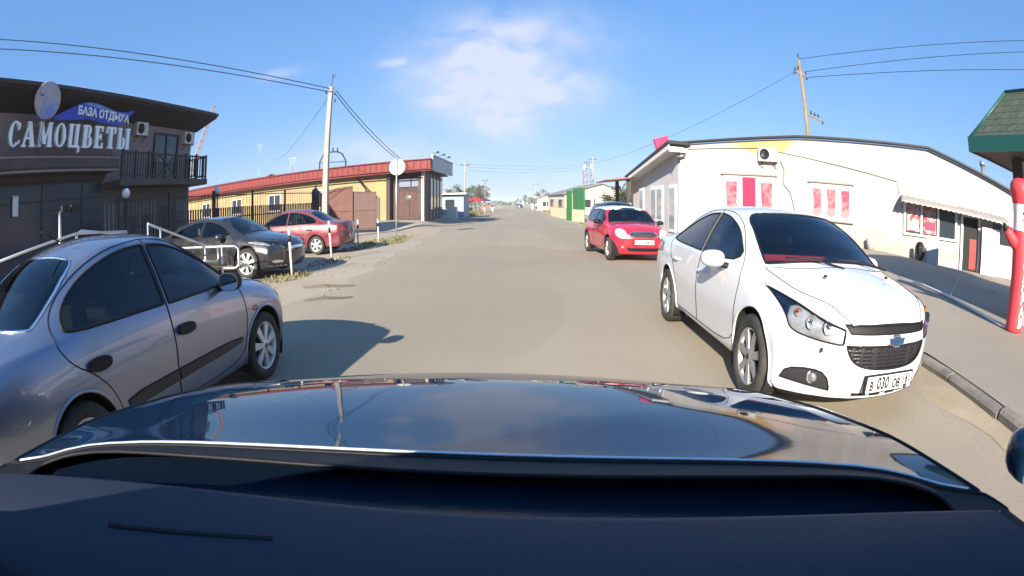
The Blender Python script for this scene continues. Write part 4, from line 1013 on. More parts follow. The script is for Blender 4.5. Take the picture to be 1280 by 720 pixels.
# kerb of worn stones and the pavement behind it
def kx(y): return 4.30 - .25 * max(0.0, 3.6 - max(y, -.5)) + .25 * sstep(9, 13.5, y)
mb = MB(); y = -12.0
while y < 12.6:
    l = .98; p = [(0, -.03), (0, .085), (.03, .115), (.16, .12), (.16, -.03)]; x0, x1 = kx(y), kx(y + l); j = rnd.uniform(-.014, .014); dr = sstep(9.5, 12.6, y) * .10
    a = [(x0 + q[0] + j, y + .012, max(-.03, q[1] + j - dr)) for q in p]; b_ = [(x1 + q[0] + j, y + l - .006, max(-.03, q[1] + j - dr)) for q in p]
    mb.add(a + b_, [(0, 1, 2, 3, 4), (9, 8, 7, 6, 5)] + [(i, (i + 1) % 5, (i + 1) % 5 + 5, i + 5) for i in range(5)], 0); y += l + .01
mb.build('kerb', MATS['kerb_stone'])['kind'] = 'structure'
def pz(x, y): return (.118 + .012 * min(4, x - 4.2)) * (1 - sstep(9.8, 13.2, y)) + gz(x, y) * sstep(7.5, 10.5, y) + .004 * sstep(9.8, 13, y)
grid_mesh('pavement', [4.2 + .4 * i for i in range(40)] + [22, 26, 34], [-12 + .5 * i for i in range(53)], lambda x, y: pz(max(x, kx(y) + .155), y) if x > 4.3 else pz(4.3, y), MATS['asphalt_apron'])
for v in bpy.data.objects['pavement'].data.vertices:
    if v.co.x < 4.3: v.co.x = kx(v.co.y) + .15
# sand drifted against the kerb and the verge
mb = MB()
vs_ = []
for i in range(60):
    y = -4 + i * .3; w = .32 + .14 * math.sin(i * .9) + .1 * math.sin(i * .37)
    vs_ += [(kx(y) - .0 - w, y, -.004), (kx(y) - w * .4, y, .012), (kx(y) + .004, y, .035)]
mb.add(vs_, [(j * 3 + i, j * 3 + i + 1, (j + 1) * 3 + i + 1, (j + 1) * 3 + i) for j in range(59) for i in range(2)], 0, True)
surface_mat('sand', (.36, .29, .19), (.28, .22, .15), (.42, .35, .25), .3, 2.0)
mb.build('sand_drift', MATS['sand'])['kind'] = 'structure'

# grass and weeds of the left verge: nobody could count the blades
mat('weeds', (.12, .13, .05), .8, var=.5, vscale=1.5)
mat('weeds_dry', (.24, .20, .10), .85, var=.3, vscale=1.5)
mb = MB()
for (cx, cy, rx, ry, n, h) in ((-4.95, 10.1, .5, .8, 420, .17), (-5.0, 13.0, .45, 1.3, 260, .12), (-5.3, 16.9, .6, 1.0, 260, .14), (-5.1, 19.4, .8, 1.6, 700, .22), (-5.0, 22.0, .6, .9, 260, .18), (-7.0, 19.3, 1.4, .8, 260, .15), (10.2, 16.4, .7, .5, 260, .22), (-4.9, 8.2, .5, .7, 140, .1), (4.7, 30, .3, 8, 500, .25), (5.2, 75, .5, 25, 500, .5), (-5.6, 72, 1.2, 16, 900, .5)):
    for _ in range(int(n * .8)):
        a = rnd.uniform(0, 6.28); q = rnd.random()**.6; h_ = h; x, y = cx + rx * q * math.cos(a), cy + ry * q * math.sin(a)
        hh = h * (.55 if cy < 25 else 1) * rnd.uniform(.3, 1.4); t = rnd.uniform(0, 6.28); w = rnd.uniform(.008, .02) * (1 + cy / 30); dx, dy = math.cos(t) * w, math.sin(t) * w; lx, ly = rnd.uniform(-.5, .5) * hh, rnd.uniform(-.5, .5) * hh
        z = gz(x, y) - .015
        mb.add([(x - dx, y - dy, z), (x + dx, y + dy, z), (x + dx * .6 + lx * .5, y + dy * .6 + ly * .5, z + hh * .6), (x + lx, y + ly, z + hh)], [(0, 1, 2, 3)], 1 if rnd.random() < .5 else 0)
mb.build('grass', [MATS['weeds'], MATS['weeds_dry']])['kind'] = 'stuff'
mb = MB()
for _ in range(420):
    s = rnd.choice((-1, 1)); y = rnd.uniform(3, 30)
    x = (edge_l(y) - rnd.uniform(-.3, 1.6)) if s < 0 else (rnd.uniform(3.5, 4.0) if y < 12 else 4.2 + rnd.uniform(-.3, 1.5)); r = rnd.uniform(.008, .03)
    if s > 0 and y < 12.5 and x > 4: continue
    mb.ball((x, y, gz(x, y) + r * .3), r, 6, sc=(1, rnd.uniform(.6, 1.2), .6))
mb.build('gravel', mat('pebble', (.27, .24, .19), .9, var=.4, vscale=9))['kind'] = 'stuff'

# ------------------------------------------------------------------ plants
def leaf_mats():
    for nm, c in (('leaf_green', (.055, .085, .022)), ('leaf_pale', (.11, .12, .06)), ('leaf_dark', (.03, .05, .018))): mat(nm, c, .7, var=.45, vscale=.8)
    mat('bark', (.12, .09, .06), .9, var=.3, bump=.4)
leaf_mats()
def tree(x, y, h, w, n, label, leaf='leaf_green', group=None, bare=.25, z0=0):
    t = thing('tree', label, 'tree', (x, y, z0), rnd.uniform(0, 6), group)
    rr = random.Random(int(x * 31 + y * 17))
    mb = MB(); th = h * bare
    lean = (rr.uniform(-.08, .08) * h, rr.uniform(-.08, .08) * h)
    mb.tube([(0, 0, -.1), (lean[0] * .3, lean[1] * .3, th), (lean[0], lean[1], h * .8)], [h * .025, h * .018, h * .006], 7)
    limbs = []
    for k in range(9):
        a = rr.uniform(0, 6.28); zz = th * .8 + (h * .65 - th) * rr.random(); r = w * rr.uniform(.45, .95)
        e = (lean[0] * .5 + r * math.cos(a), lean[1] * .5 + r * math.sin(a), zz + h * rr.uniform(.08, .28)); limbs.append(e)
        mb.tube([(lean[0] * zz / h, lean[1] * zz / h, zz), tuple((p + q) / 2 for p, q in zip((lean[0] * zz / h, lean[1] * zz / h, zz + h * .06), e)), e], [h * .011, h * .007, h * .003], 5)
    mb.build('trunk', MATS['bark'], t)
    limbs.append((lean[0], lean[1], h * .9))
    mb = MB()
    for _ in range(n):
        c = rr.choice(limbs); s = w * .42
        g = [rr.gauss(0, 1) for _ in range(3)]; q = rr.random()**.5 / max(.3, math.sqrt(sum(v * v for v in g)))
        p = Vector((c[0] + g[0] * q * s, c[1] + g[1] * q * s, c[2] + g[2] * q * s * .75)); sz = w * rr.uniform(.05, .11)
        u = Vector((rr.gauss(0, 1), rr.gauss(0, 1), rr.gauss(0, .6))).normalized(); v = u.orthogonal().normalized()
        mb.add([p - u * sz, p + v * sz * .5, p + u * sz, p - v * sz * .5], [(0, 1, 2, 3)], 0)
    mb.build('crown', MATS[leaf], t)
    return t

# ------------------------------------------------------------------ hotel on the left
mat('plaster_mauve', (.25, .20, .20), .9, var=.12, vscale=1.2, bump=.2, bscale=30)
mat('brown_dark', (.035, .026, .024), .7, var=.25, vscale=2)
mat('brown_board', (.075, .055, .052), .7, var=.2, vscale=3)
mat('brown_edge', (.28, .22, .19), .8, var=.2)
mat('soffit', (.018, .014, .014), .8, var=.25, vscale=2.5)
mat('steel_black', (.014, .014, .016), .45, metal=.3)
mat('frame_dark', (.02, .02, .023), .5)
mat('facade_glass', (.022, .036, .055), .2, spec=.35, var=.35, vscale=.6)
mat('window_glass', (.03, .04, .05), .08, spec=.8)
mat('wall_grey_brown', (.13, .115, .11), .9, var=.15)  # plain dark grey-brown wall colour
mat('white_pvc', (.78, .78, .77), .4)
mat('ac_white', (.62, .62, .60), .5, dirt=.2)
def louvre(mb, c, w, h, n, d=(0, 1, 0), mi=0):
    for k in range(n): mb.box((c[0], c[1], c[2] - h / 2 + h * (k + .5) / n), (.012 if d[1] else w, w if d[1] else .012, h / n * .45), mi)
hotel = thing('hotel', 'two-storey hotel with mauve plaster, dark overhanging roof and a corner balcony', 'building', (-15.0, 19.1, 0), R(-2))
mb = MB(); mb.span((-12, -26, 3.2), (0, 0, 5.9)); mb.build('upper_wall', MATS['plaster_mauve'], hotel)
mb = MB(); mb.span((-12, -6.3, 0), (-.01, -.01, 3.2)); mb.build('lower_wall', MATS['wall_grey_brown'], hotel)
mb = MB()
prof = [(-13, 6.32), (1.3, 6.32), (1.34, 6.2), (1.30, 6.06), (0.02, 5.62), (-13, 5.7)]
mb.prism(prof, (0, .45, 0), (1, 0, 0), (0, 0, 1), 28.0)
roof = mb.build('roof', MATS['soffit'], hotel)
mb = MB(); mb.tube([(1.36, -27.5, 6.2), (1.36, .45, 6.2)], .07, 8); mb.build('gutter', MATS['brown_dark'], roof)
# canopy band the sign stands on
mb = MB(); mb.prism([(0, 3.25), (.2, 3.5), (1.05, 3.56), (1.12, 3.66), (1.12, 4.0), (0, 4.08)], (0, -6.25, 0), (1, 0, 0), (0, 0, 1), 21); cn = mb.build('canopy', MATS['brown_board'], hotel)
mb = MB(); mb.span((.9, -25.8, 3.52), (1.15, -6.23, 3.58)); mb.span((1.10, -25.8, 3.96), (1.15, -6.23, 4.01)); mb.build('canopy_edge', MATS['brown_edge'], cn)
# dark glazed ground floor
mb = MB(); mb.span((-.3, -26, 0), (.25, -6.32, .95)); mb.build('plinth', MATS['brown_board'], hotel)
k = 0; y = -25.6
while y < -6.6:
    y2 = min(-6.4, y + 2.25)
    mb = MB(); mb.box((.10, (y + y2) / 2, 2.1), (.06, y2 - y - .05, 2.35)); w = mb.build('window', MATS['facade_glass'], hotel)
    mb = MB()
    for a, b_ in (((.14, y, .93), (.14, y, 3.3)), ((.14, y, .95), (.14, y2, .95)), ((.14, y, 2.7), (.14, y2, 2.7)), ((.14, y, 3.26), (.14, y2, 3.26))): mb.beam(a, b_, .06, .06)
    mb.build('window_frame', MATS['frame_dark'], w); y += 2.25
# upper windows
for y0, y1, z0, z1 in ((-2.95, -1.15, 3.22, 5.3), (-15.4, -13.9, 4.25, 5.4), (-19, -17.4, 4.25, 5.4)):
    mb = MB(); mb.box((.01, (y0 + y1) / 2, (z0 + z1) / 2), (.05, y1 - y0, z1 - z0)); w = mb.build('window', MATS['window_glass'], hotel)
    mb = MB()
    for a, b_ in (((.05, y0, z0), (.05, y0, z1)), ((.05, y1, z0), (.05, y1, z1)), ((.05, y0, z0), (.05, y1, z0)), ((.05, y0, z1), (.05, y1, z1)), ((.05, (y0 + y1) / 2, z0), (.05, (y0 + y1) / 2, z1))): mb.beam(a, b_, .08, .09)
    mb.build('window_frame', MATS['frame_dark'], w)
# balcony
mb = MB(); mb.span((0, -6.2, 2.95), (1.25, .0, 3.2)); bal = mb.build('balcony', MATS['brown_board'], hotel, bevel=.01)
mb = MB()
def rail_run(a, b_, n):
    a = Vector(a); b_ = Vector(b_)
    mb.beam(a + Vector((0, 0, 1.0)), b_ + Vector((0, 0, 1.0)), .07, .06); mb.beam(a + Vector((0, 0, .12)), b_ + Vector((0, 0, .12)), .05, .05)
    for i in range(n + 1):
        p = a + (b_ - a) * i / n; mb.box((p.x, p.y, p.z + .55), (.035 if i % 5 else .08, .035 if i % 5 else .08, .9 if i % 5 else 1.1))
rail_run((1.17, -6.1, 3.2), (1.17, -3.7, 3.2), 14); rail_run((1.17, -2.5, 3.2), (1.17, -.06, 3.2), 15); rail_run((.05, -.06, 3.2), (1.17, -.06, 3.2), 6)
for a, b_ in (((1.17, -3.7, 3.32), (1.17, -2.5, 4.2)), ((1.17, -2.5, 3.32), (1.17, -3.7, 4.2))): mb.beam(a, b_, .05, .05)
mb.beam((1.17, -3.7, 4.2), (1.17, -2.5, 4.2), .07, .06); mb.beam((1.17, -3.7, 3.32), (1.17, -2.5, 3.32), .05, .05)
mb.build('railing', MATS['steel_black'], bal)
# ground floor below the balcony: door and dark boards
mb = MB(); mb.box((.03, -1.7, 1.05), (.06, 1.0, 2.1)); d = mb.build('door', MATS['frame_dark'], hotel)
mb = MB(); mb.tube([(.09, -2.05, .95), (.09, -2.05, 1.25)], .015, 6); mb.build('door_handle', MATS['chrome'], d)
for yy_ in [-6.1 + k * .26 for k in range(14)] + [-1.0 + k * .2 for k in range(5)]: mb = MB(); mb.box((.02, yy_, 1.25), (.03, .06, 2.3)); mb.build('wall_slat', mat('slat_grey', (.34, .31, .30), .7), hotel)
# things fixed to the hotel
def ac(loc, rz, label, s=1.0, group='air conditioner units on the walls'):
    t = thing('air_conditioner', label, 'air conditioner', loc, rz, group)
    mb = MB(); mb.box((.15, 0, 0), (.28, .8 * s, .56 * s)); mb.build('casing', MATS['ac_white'], t, bevel=.02)
    mb = MB(); mb.lathe([(.22 * s, .0), (.22 * s, .02), (.19 * s, .02), (.19 * s, .005), (.001, .005)], c=(.29, -.12 * s, 0), axis='x', n=24)
    for k in range(6): a = k * math.pi / 3; mb.beam((.312, -.12 * s, 0), (.312, -.12 * s + .2 * s * math.cos(a), .2 * s * math.sin(a)), .05, .008, 0)
    mb.build('fan_grille', MATS['trim_soft'], t)
    for q in (-.3, .3): mb = MB(); mb.beam((0, q * s, -.3 * s), (.32, q * s, -.3 * s), .03, .03); mb.beam((.0, q * s, -.55 * s), (.28, q * s, -.31 * s), .02, .02); mb.build('bracket', MATS['steel_black'], t)
    return t
def at_hotel(x, y, z):
    c, s = math.cos(R(-2)), math.sin(R(-2)); return (-15.0 + x * c - y * s, 19.1 + x * s + y * c, z)
ac(at_hotel(0, -4.1, 5.38), R(-2), 'white air conditioner on the hotel wall between the sign lettering and the balcony window', 1.0)
ac(at_hotel(0, -.45, 5.22), R(-2), 'white air conditioner on the hotel wall right above the balcony corner', 1.0)
# ------------------------------------------------------------------ roof sign of the hotel
mat('sign_white', (.84, .88, .88), .35); mat('sign_blue', (.02, .05, .45), .35, var=.5, vscale=1.6); mat('sign_light', (.16, .28, .62), .4, var=.4, vscale=2)
mat('sign_disc', (.42, .34, .33), .6, var=.15, vscale=3); mat('steel_grey', (.30, .30, .31), .45, metal=.6)
mat('galvanised', (.62, .63, .64), .38, metal=.75, dirt=.15)
hsign = thing('hotel_sign', 'rooftop sign with puffy white letters, a blue wave and a pale round disc', 'sign', at_hotel(1.0, -8.55, 4.05), R(-2))
# letters are read from the road: left to right is +y here
def strokes(ch):
    S_ = []      # (polygon, depth index)
    def bar(x0, y0, x1, y1): S_.append([(x0, y0), (x1, y0), (x1, y1), (x0, y1)])
    def dg(x0, y0, x1, y1, w): S_.append([(x0 - w / 2, y0), (x0 + w / 2, y0), (x1 + w / 2, y1), (x1 - w / 2, y1)])
    def arc(cx, cy, rx, ry, a0, a1, w0, n=18):
        o = []; i_ = []
        for k in range(n + 1):
            a = R(a0 + (a1 - a0) * k / n); wd = w0 * (.45 + .55 * abs(math.cos(a))); o.append((cx + rx * math.cos(a), cy + ry * math.sin(a))); i_.append((cx + (rx - wd) * math.cos(a), cy + (ry - wd * .55) * math.sin(a)))
        for k in range(n): S_.append([i_[k], o[k], o[k + 1], i_[k + 1]])
    se = lambda x, y, w=.30: bar(x - w / 2, y, x + w / 2, y + .09)
    if ch == 'С': arc(.40, .5, .38, .5, 48, 312, .22); bar(.60, .66, .72, .92); dg(.70, .12, .74, .26, .1)
    if ch == 'А': dg(.12, .05, .40, 1, .10); dg(.70, .05, .42, 1, .22); bar(.2, .30, .62, .39); se(.12, 0, .28); se(.70, 0, .36)
    if ch == 'М': dg(.13, .05, .2, 1, .10); dg(.48, .12, .22, 1, .20); dg(.48, .12, .76, 1, .10); dg(.86, .05, .80, 1, .22); se(.13, 0, .26); se(.86, 0, .34); se(.17, .91, .24); se(.83, .91, .28)
    if ch == 'О': arc(.40, .5, .40, .5, 0, 360, .22, 28)
    if ch == 'Ц': bar(.08, .05, .28, 1); bar(.54, .05, .74, 1); bar(.1, 0, .86, .10); bar(.76, -.20, .88, .06); se(.18, .91, .32); se(.64, .91, .32)
    if ch == 'В': bar(.08, .0, .30, 1); bar(.0, 0, .4, .09); bar(.0, .91, .4, 1); arc(.36, .74, .26, .26, -90, 90, .2, 12); arc(.38, .26, .32, .27, -90, 90, .22, 12)
    if ch == 'Е': bar(.08, 0, .30, 1); bar(.0, 0, .66, .10); bar(.0, .90, .62, 1); bar(.2, .46, .50, .55); bar(.58, .0, .68, .26); bar(.54, .76, .64, 1); bar(.46, .36, .53, .66)
    if ch == 'Т': bar(.27, .0, .49, 1); bar(.02, .90, .74, 1); se(.38, 0, .42); bar(.0, .70, .10, 1); bar(.66, .70, .76, 1)
    if ch == 'Ы': bar(.08, 0, .28, 1); se(.16, .91, .32); bar(0, 0, .36, .09); arc(.34, .28, .27, .28, -90, 90, .2, 12); bar(.72, 0, .92, 1); se(.82, 0, .32); se(.82, .91, .32)
    
    return [[(sum(q[0] for q in P) / len(P) + (p[0] - sum(q[0] for q in P) / len(P)) * 1.16, p[1]) for p in P] if len(P) == 4 and max(p[1] for p in P) - min(p[1] for p in P) > .3 else P for P in S_]
hsign.scale.y = 1.06
mb = MB(); y = -3.50; HH = .80
wd = dict(zip('САМОЦВЕТЫ', (.78, .86, 1.0, .82, .90, .74, .74, .78, .98)))
for ch in 'САМОЦВЕТЫ':
    for k, q in enumerate(strokes(ch)):
        d = .13 + .0016 * k
        P = [(y + p[0] * HH * .86, .26 + p[1] * HH) for p in q]
        mb.prism(P, (-.05, 0, 0), (0, 1, 0), (0, 0, 1), d, 0)
    y += wd[ch] * HH * .86 + .125
mb.build('lettering', MATS['sign_white'], hsign)
mb = MB(); mb.lathe([(.001, .03), (.60, .03), (.62, .0), (.60, -.03), (.001, -.03)], c=(.46, -2.1, 1.66), axis='x', n=40); disc = mb.build('disc', MATS['sign_disc'], hsign)
mb = MB()
for pts in ([(-2.42, 1.28), (-2.3, 1.62), (-2.15, 1.80), (-2.12, 1.74), (-2.2, 1.55), (-2.2, 1.38)], [(-2.2, 1.2), (-2.0, 1.55), (-1.78, 1.78), (-1.74, 1.70), (-1.88, 1.5), (-1.95, 1.28)], [(-2.25, 1.10), (-1.9, 1.35), (-1.62, 1.58), (-1.6, 1.50), (-1.7, 1.3), (-1.95, 1.08)], [(-2.4, 1.05), (-2.32, 1.4), (-2.22, 1.40), (-2.18, 1.05)]):
    mb.prism(rounded(pts, 2), (.495 + .002 * len(mb.f) * .05, 0, 0), (0, 1, 0), (0, 0, 1), .012, 0)
mb.build('wave_brush', MATS['sign_light'], disc)
mb = MB(); mb.prism([(-2.58, 1.87), (-2.44, 1.80), (-2.28, 1.82), (-2.44, 1.76)], (.50, 0, 0), (0, 1, 0), (0, 0, 1), .01); mb.build('gull', MATS['ink'], disc)
mb = MB()
top = [(-1.6, 1.20), (-1.1, 1.42), (-.6, 1.62), (-.1, 1.84), (.5, 1.92), (1.2, 1.80), (1.9, 1.66), (2.5, 1.68), (3.0, 1.86)]
bot = [(2.6, 1.52), (2.4, 1.22), (1.8, 1.14), (1.1, 1.20), (.4, 1.28), (-.3, 1.22), (-1.0, 1.16)]
mb.prism(rounded(top + bot, 2), (-.02, 0, 0), (0, 1, 0), (0, 0, 1), .05); wave = mb.build('wave', MATS['sign_blue'], hsign)
mb = MB(); mb.prism(rounded([(-.1, 1.80), (.5, 1.88), (1.2, 1.77), (1.9, 1.63), (2.5, 1.62), (1.9, 1.56), (1.2, 1.66), (.5, 1.74)], 2), (.035, 0, 0), (0, 1, 0), (0, 0, 1), .008); mb.build('wave_crest', MATS['sign_light'], wave)
text_part('small_lettering', 'БАЗА ОТДЫХА', .40, MATS['sign_white'], hsign, frame((.06, 1.15, 1.47), (0, 1, -.05), (0, 0, 1)) @ Matrix.Diagonal((.98, 1, 1, 1)), extrude=.02, offset=.012)
mb = MB()
for y in (-2.6, -1.7, -.8, .1, 1.0, 1.9, 2.6): mb.tube([(-.08, y, 0), (-.08, y, 1.35)], .018, 6); mb.tube([(-.08, y, .1), (-.6, y, .0)], .015, 6)
mb.tube([(-.08, -2.9, .34), (-.08, 2.9, .34)], .018, 6); mb.tube([(-.08, -2.9, .95), (-.08, 2.9, .95)], .018, 6); mb.tube([(.0, -2.1, 0), (.40, -2.1, .9), (.40, -2.1, 2.2)], .02, 6)
mb.build('sign_frame', MATS['steel_grey'], hsign)

# ------------------------------------------------------------------ posts, lamps, handrails by the hotel
mat('globe', (.72, .70, .66), .3, coat=.5)
def globe_lamp(x, y, h, label):
    t = thing('globe_lamp', label, 'street lamp', (x, y, gz(x, y)), 0, 'globe lamps on dark posts')
    mb = MB(); mb.lathe([(.09, 0), (.09, .1), (.05, .16), (.035, .3), (.03, h - .2), (.06, h - .18), (.07, h - .12), (.03, h - .10)], n=14); mb.build('post', MATS['steel_black'], t)
    mb = MB(); mb.ball((0, 0, h + .03), .16, 18); mb.build('lamp_shade', MATS['globe'], t)
globe_lamp(-11.5, 10.9, 2.42, 'globe lamp on a dark post before the dark hotel windows')
globe_lamp(-12.35, 18.0, 2.5, 'globe lamp on the picket fence between the hotel and the concrete pole')
t = thing('wall_lantern', 'flat white lantern panel on the dark hotel glazing', 'lamp', at_hotel(.2, -11.3, 2.6), R(-2))
mb = MB(); mb.box((.05, 0, 0), (.08, .3, .62)); mb.build('lamp_shade', MATS['globe'], t, bevel=.03)
mb = MB(); mb.box((.0, 0, .33), (.12, .34, .05)); mb.build('lamp_cap', MATS['steel_grey'], t)
t = thing('floodlight_post', 'short galvanised post with two small black floodlights by the handrails', 'floodlight', (-10.0, 6.76, 0))
mb = MB(); mb.tube([(0, 0, 0), (0, 0, 1.98)], .045, 10); mb.build('post', MATS['galvanised'], t)
mb = MB(); mb.tube([(0, -.3, 1.95), (0, .55, 1.99)], .018, 6); mb.build('arm', MATS['steel_black'], t)
for y in (.15, .5):
    mb = MB(); mb.box((.05, y, 2.03), (.14, .26, .16)); mb.build('floodlight', MATS['trim'], t, bevel=.02)
def handrail(label, pts, posts, mid=True):
    t = thing('handrail', label, 'handrail', pts[0][:2] + (0,), 0, 'galvanised handrails before the hotel'); o = Vector(t.location)
    mb = MB(); mb.tube([Vector(p) - o for p in pts], .024, 8); mb.build('top_rail', MATS['galvanised'], t)
    if mid: mb = MB(); mb.tube([Vector(p) - o - Vector((0, 0, .36)) for p in (pts[0], pts[-1])], .017, 8); mb.build('middle_rail', MATS['galvanised'], t)
    for p in posts: mb = MB(); mb.tube([Vector((p[0], p[1], 0)) - o, Vector(p) - o], .021, 8); mb.build('post', MATS['galvanised'], t)
handrail('galvanised handrail rising towards the hotel steps above the silver car', [(-8.0, 3.6, 1.2), (-8.0, 5.9, 1.43), (-8.0, 7.6, 1.33)], [(-8.0, 3.6, 1.2), (-8.0, 5.9, 1.43), (-8.0, 7.6, 1.33)])
handrail('looped galvanised handrail just behind the roof of the silver car', [(-8.3, 6.15, 1.1), (-8.3, 6.15, 1.43), (-8.3, 6.3, 1.47), (-8.3, 7.35, 1.33), (-8.3, 9.2, 1.07)], [(-8.3, 7.35, 1.33), (-8.3, 9.2, 1.07)], False)
handrail('galvanised handrail sloping down to a squared loop beside the black saloon', [(-6.5, 6.84, 1.42), (-6.5, 7.25, 1.31), (-6.5, 8.9, .84), (-6.5, 9.36, .77), (-6.5, 9.45, .70), (-6.5, 9.46, .50), (-6.5, 9.38, .44), (-6.5, 8.83, .52)], [(-6.5, 6.84, 1.42), (-6.5, 7.25, 1.31), (-6.5, 8.9, .84)], False)
t = thing('barrier_loop', 'squared galvanised tube loop in front of the black saloon', 'barrier', (-6.3, 8.55, 0), R(20))
mb = MB(); mb.tube([(-.9, 0, .86), (.75, 0, .80), (.84, 0, .74), (.84, 0, .42), (.76, 0, .36), (.45, 0, .37)], .024, 8); mb.build('loop', MATS['galvanised'], t)
for x in (-.8, .45): mb = MB(); mb.tube([(x, 0, 0), (x, 0, .85)], .021, 8); mb.build('post', MATS['galvanised'], t)
# bollards along the verge
mat('bollard_paint', (.58, .57, .53), .6, dirt=.4)
for x, y, h, lean, lb in ((-4.83, 10.13, 1.05, .05, 'pale thin bollard in the weeds before the black saloon headlight'), (-4.99, 13.2, 1.05, .08, 'thin bollard leaning in front of the red saloon'), (-5.4, 16.95, .95, 0, 'thin dark-footed bollard nearest the gates'), (-5.08, 18.6, .9, .04, 'thin pale bollard in the dry grass before the round road sign')):
    t = thing('bollard', lb, 'bollard', (x, y, gz(x, y)), 0, 'thin steel bollards along the verge')
    mb = MB(); mb.tube([(0, 0, -.1), (-lean, 0, h)], .03, 10, caps=True); mb.build('post', MATS['bollard_paint'], t)
    mb = MB(); mb.tube([(-lean * .72, 0, h * .72), (-lean * .86, 0, h * .86)], .0325, 10); mb.build('band', MATS['steel_black'], t)
    mb = MB(); mb.ball((-lean, 0, h), .034, 10); mb.build('cap', MATS['bollard_paint'], t)

# ------------------------------------------------------------------ fence and gates
mat('fence_black', (.016, .016, .018), .6)
mat('gate_red', (.13, .045, .034), .6, var=.2, vscale=2, dirt=.15); mat('gate_brown', (.085, .04, .032), .6, var=.2, vscale=2)
def fence_run(a, b_, label, hp=1.78, ht=2.42, solid=False):
    t = thing('picket_fence', label, 'fence', (a[0], a[1], 0), math.atan2(b_[1] - a[1], b_[0] - a[0]), 'black steel fence along the hotel yard'); l = math.hypot(b_[0] - a[0], b_[1] - a[1])
    n = int(l / .16); mb = MB()
    for i in range(n):
        x = (i + .5) * l / n
        if solid: mb.box((x, 0, hp / 2), (l / n * .97, .03, hp - .1 + .05 * math.sin(i * .5)))
        else:
            mb.box((x, 0, .1 + hp / 2), (.095, .018, hp - .15)); 
    mb.build('pickets', MATS['fence_black'], t)['kind'] = 'stuff'
    mb = MB(); mb.span((0, -.12, 0), (l, .12, .35)); mb.build('plinth', MATS['wall_grey_brown'], t)
    mb = MB()
    for z in (.45, 1.35): mb.span((0, .012, z), (l, .05, z + .05))
    mb.build('rail', MATS['fence_black'], t)
    mb = MB()
    for i in range(int(l / .22)): x = (i + .5) * .22; mb.tube([(x, .03, hp - .1), (x, .03, ht + .05)], .008, 5)
    mb.span((0, .015, ht - .1), (l, .045, ht - .06)); mb.build('top_bars', MATS['fence_black'], t)['kind'] = 'stuff'
    k = max(2, int(l / 2.6))
    for i in range(k + 1): mb = MB(); mb.box((l * i / k, .04, ht / 2 + .06), (.08, .08, ht + .12)); mb.build('post', MATS['fence_black'], t)
    return t
fence_run((-13.3, 12.2), (-12.5, 17.9), 'black picket fence with thin top bars in front of the hotel ground floor')
fence_run((-12.48, 18.0), (-11.0, 26.2), 'black picket fence before the yellow wall behind the parked cars')
def gate(x, y, rz, label, w, h, m_, peak):
    t = thing('gate', label, 'gate', (x, y, .12), rz, 'sheet steel gates by the yellow building')
    mb = MB(); mb.prism([(0, .05), (w, .05), (w, h + peak), (w * .5, h + peak * .75), (0, h)], (0, 0, 0), (1, 0, 0), (0, 0, 1), .03); mb.build('panel', MATS[m_], t)
    mb = MB()
    for a, b_ in (((0, -.05, .05), (0, -.05, h)), ((w, -.05, .05), (w, -.05, h + peak)), ((0, -.05, .15), (w, -.05, .15)), ((0, -.05, h * .52), (w, -.05, h * .52)), ((0, -.05, h - .05), (w, -.05, h + peak - .05))): mb.beam(a, b_, .05, .05)
    mb.build('gate_frame', MATS[m_], t)
gate(-10.75, 26.7, R(12), 'rusty red gate leaf lit by the sun, rising to its right edge', 1.85, 2.2, 'gate_red', .30)
gate(-8.9, 27.15, R(-3), 'brown gate leaf half in shadow right of the red leaf', 1.35, 2.2, 'gate_brown', -.08)
t = thing('gate_post', 'thick black post with a dark cap between the picket fence and the gates', 'post', (-10.9, 26.25, 0))
mb = MB(); mb.box((0, 0, 1.15), (.35, .35, 2.3)); mb.build('shaft', MATS['fence_black'], t, bevel=.01)
mb = MB(); mb.lathe([(.28, 2.3), (.22, 2.42), (.06, 2.62), (.03, 2.8), (.001, 2.85)], n=12); mb.build('finial', MATS['fence_black'], t)

# ------------------------------------------------------------------ long yellow building with the red roof and the corner shop
def yellow_brick(name, c1, c2, mortar, sx=3.2):
    M = bpy.data.materials.new(name); M.use_nodes = True; nt = M.node_tree; N = nt.nodes; L = nt.links; b = N['Principled BSDF']; b.inputs['Roughness'].default_value = .9
    tc = N.new('ShaderNodeTexCoord'); mp = N.new('ShaderNodeMapping'); mp.inputs['Rotation'].default_value = (math.pi / 2, 0, 0); L.new(tc.outputs['Object'], mp.inputs[0])
    br = N.new('ShaderNodeTexBrick'); br.inputs['Scale'].default_value = sx; br.inputs['Color1'].default_value = (*c1, 1); br.inputs['Color2'].default_value = (*c2, 1); br.inputs['Mortar'].default_value = (*mortar, 1); br.inputs['Mortar Size'].default_value = .012
    L.new(mp.outputs[0], br.inputs['Vector']); no = N.new('ShaderNodeTexNoise'); no.inputs['Scale'].default_value = .8; no.inputs['Detail'].default_value = 6; L.new(tc.outputs['Object'], no.inputs['Vector'])
    mx = N.new('ShaderNodeMix'); mx.data_type = 'RGBA'; mx.blend_type = 'MULTIPLY'; mx.inputs[0].default_value = .45; L.new(br.outputs['Color'], mx.inputs[6]); L.new(no.outputs['Color'], mx.inputs[7]); L.new(mx.outputs[2], b.inputs['Base Color']); MATS[name] = M
yellow_brick('yellow_brick', (.44, .33, .165), (.37, .275, .14), (.33, .28, .20))
mat('roof_red', (.16, .024, .024), .5, var=.2, vscale=2); mat('roof_red_edge', (.19, .034, .03), .5)
mat('shop_wood', (.075, .035, .028), .6, var=.3, vscale=3); mat('shop_dark', (.05, .032, .03), .6); mat('shop_glass', (.025, .028, .032), .12, spec=.8)
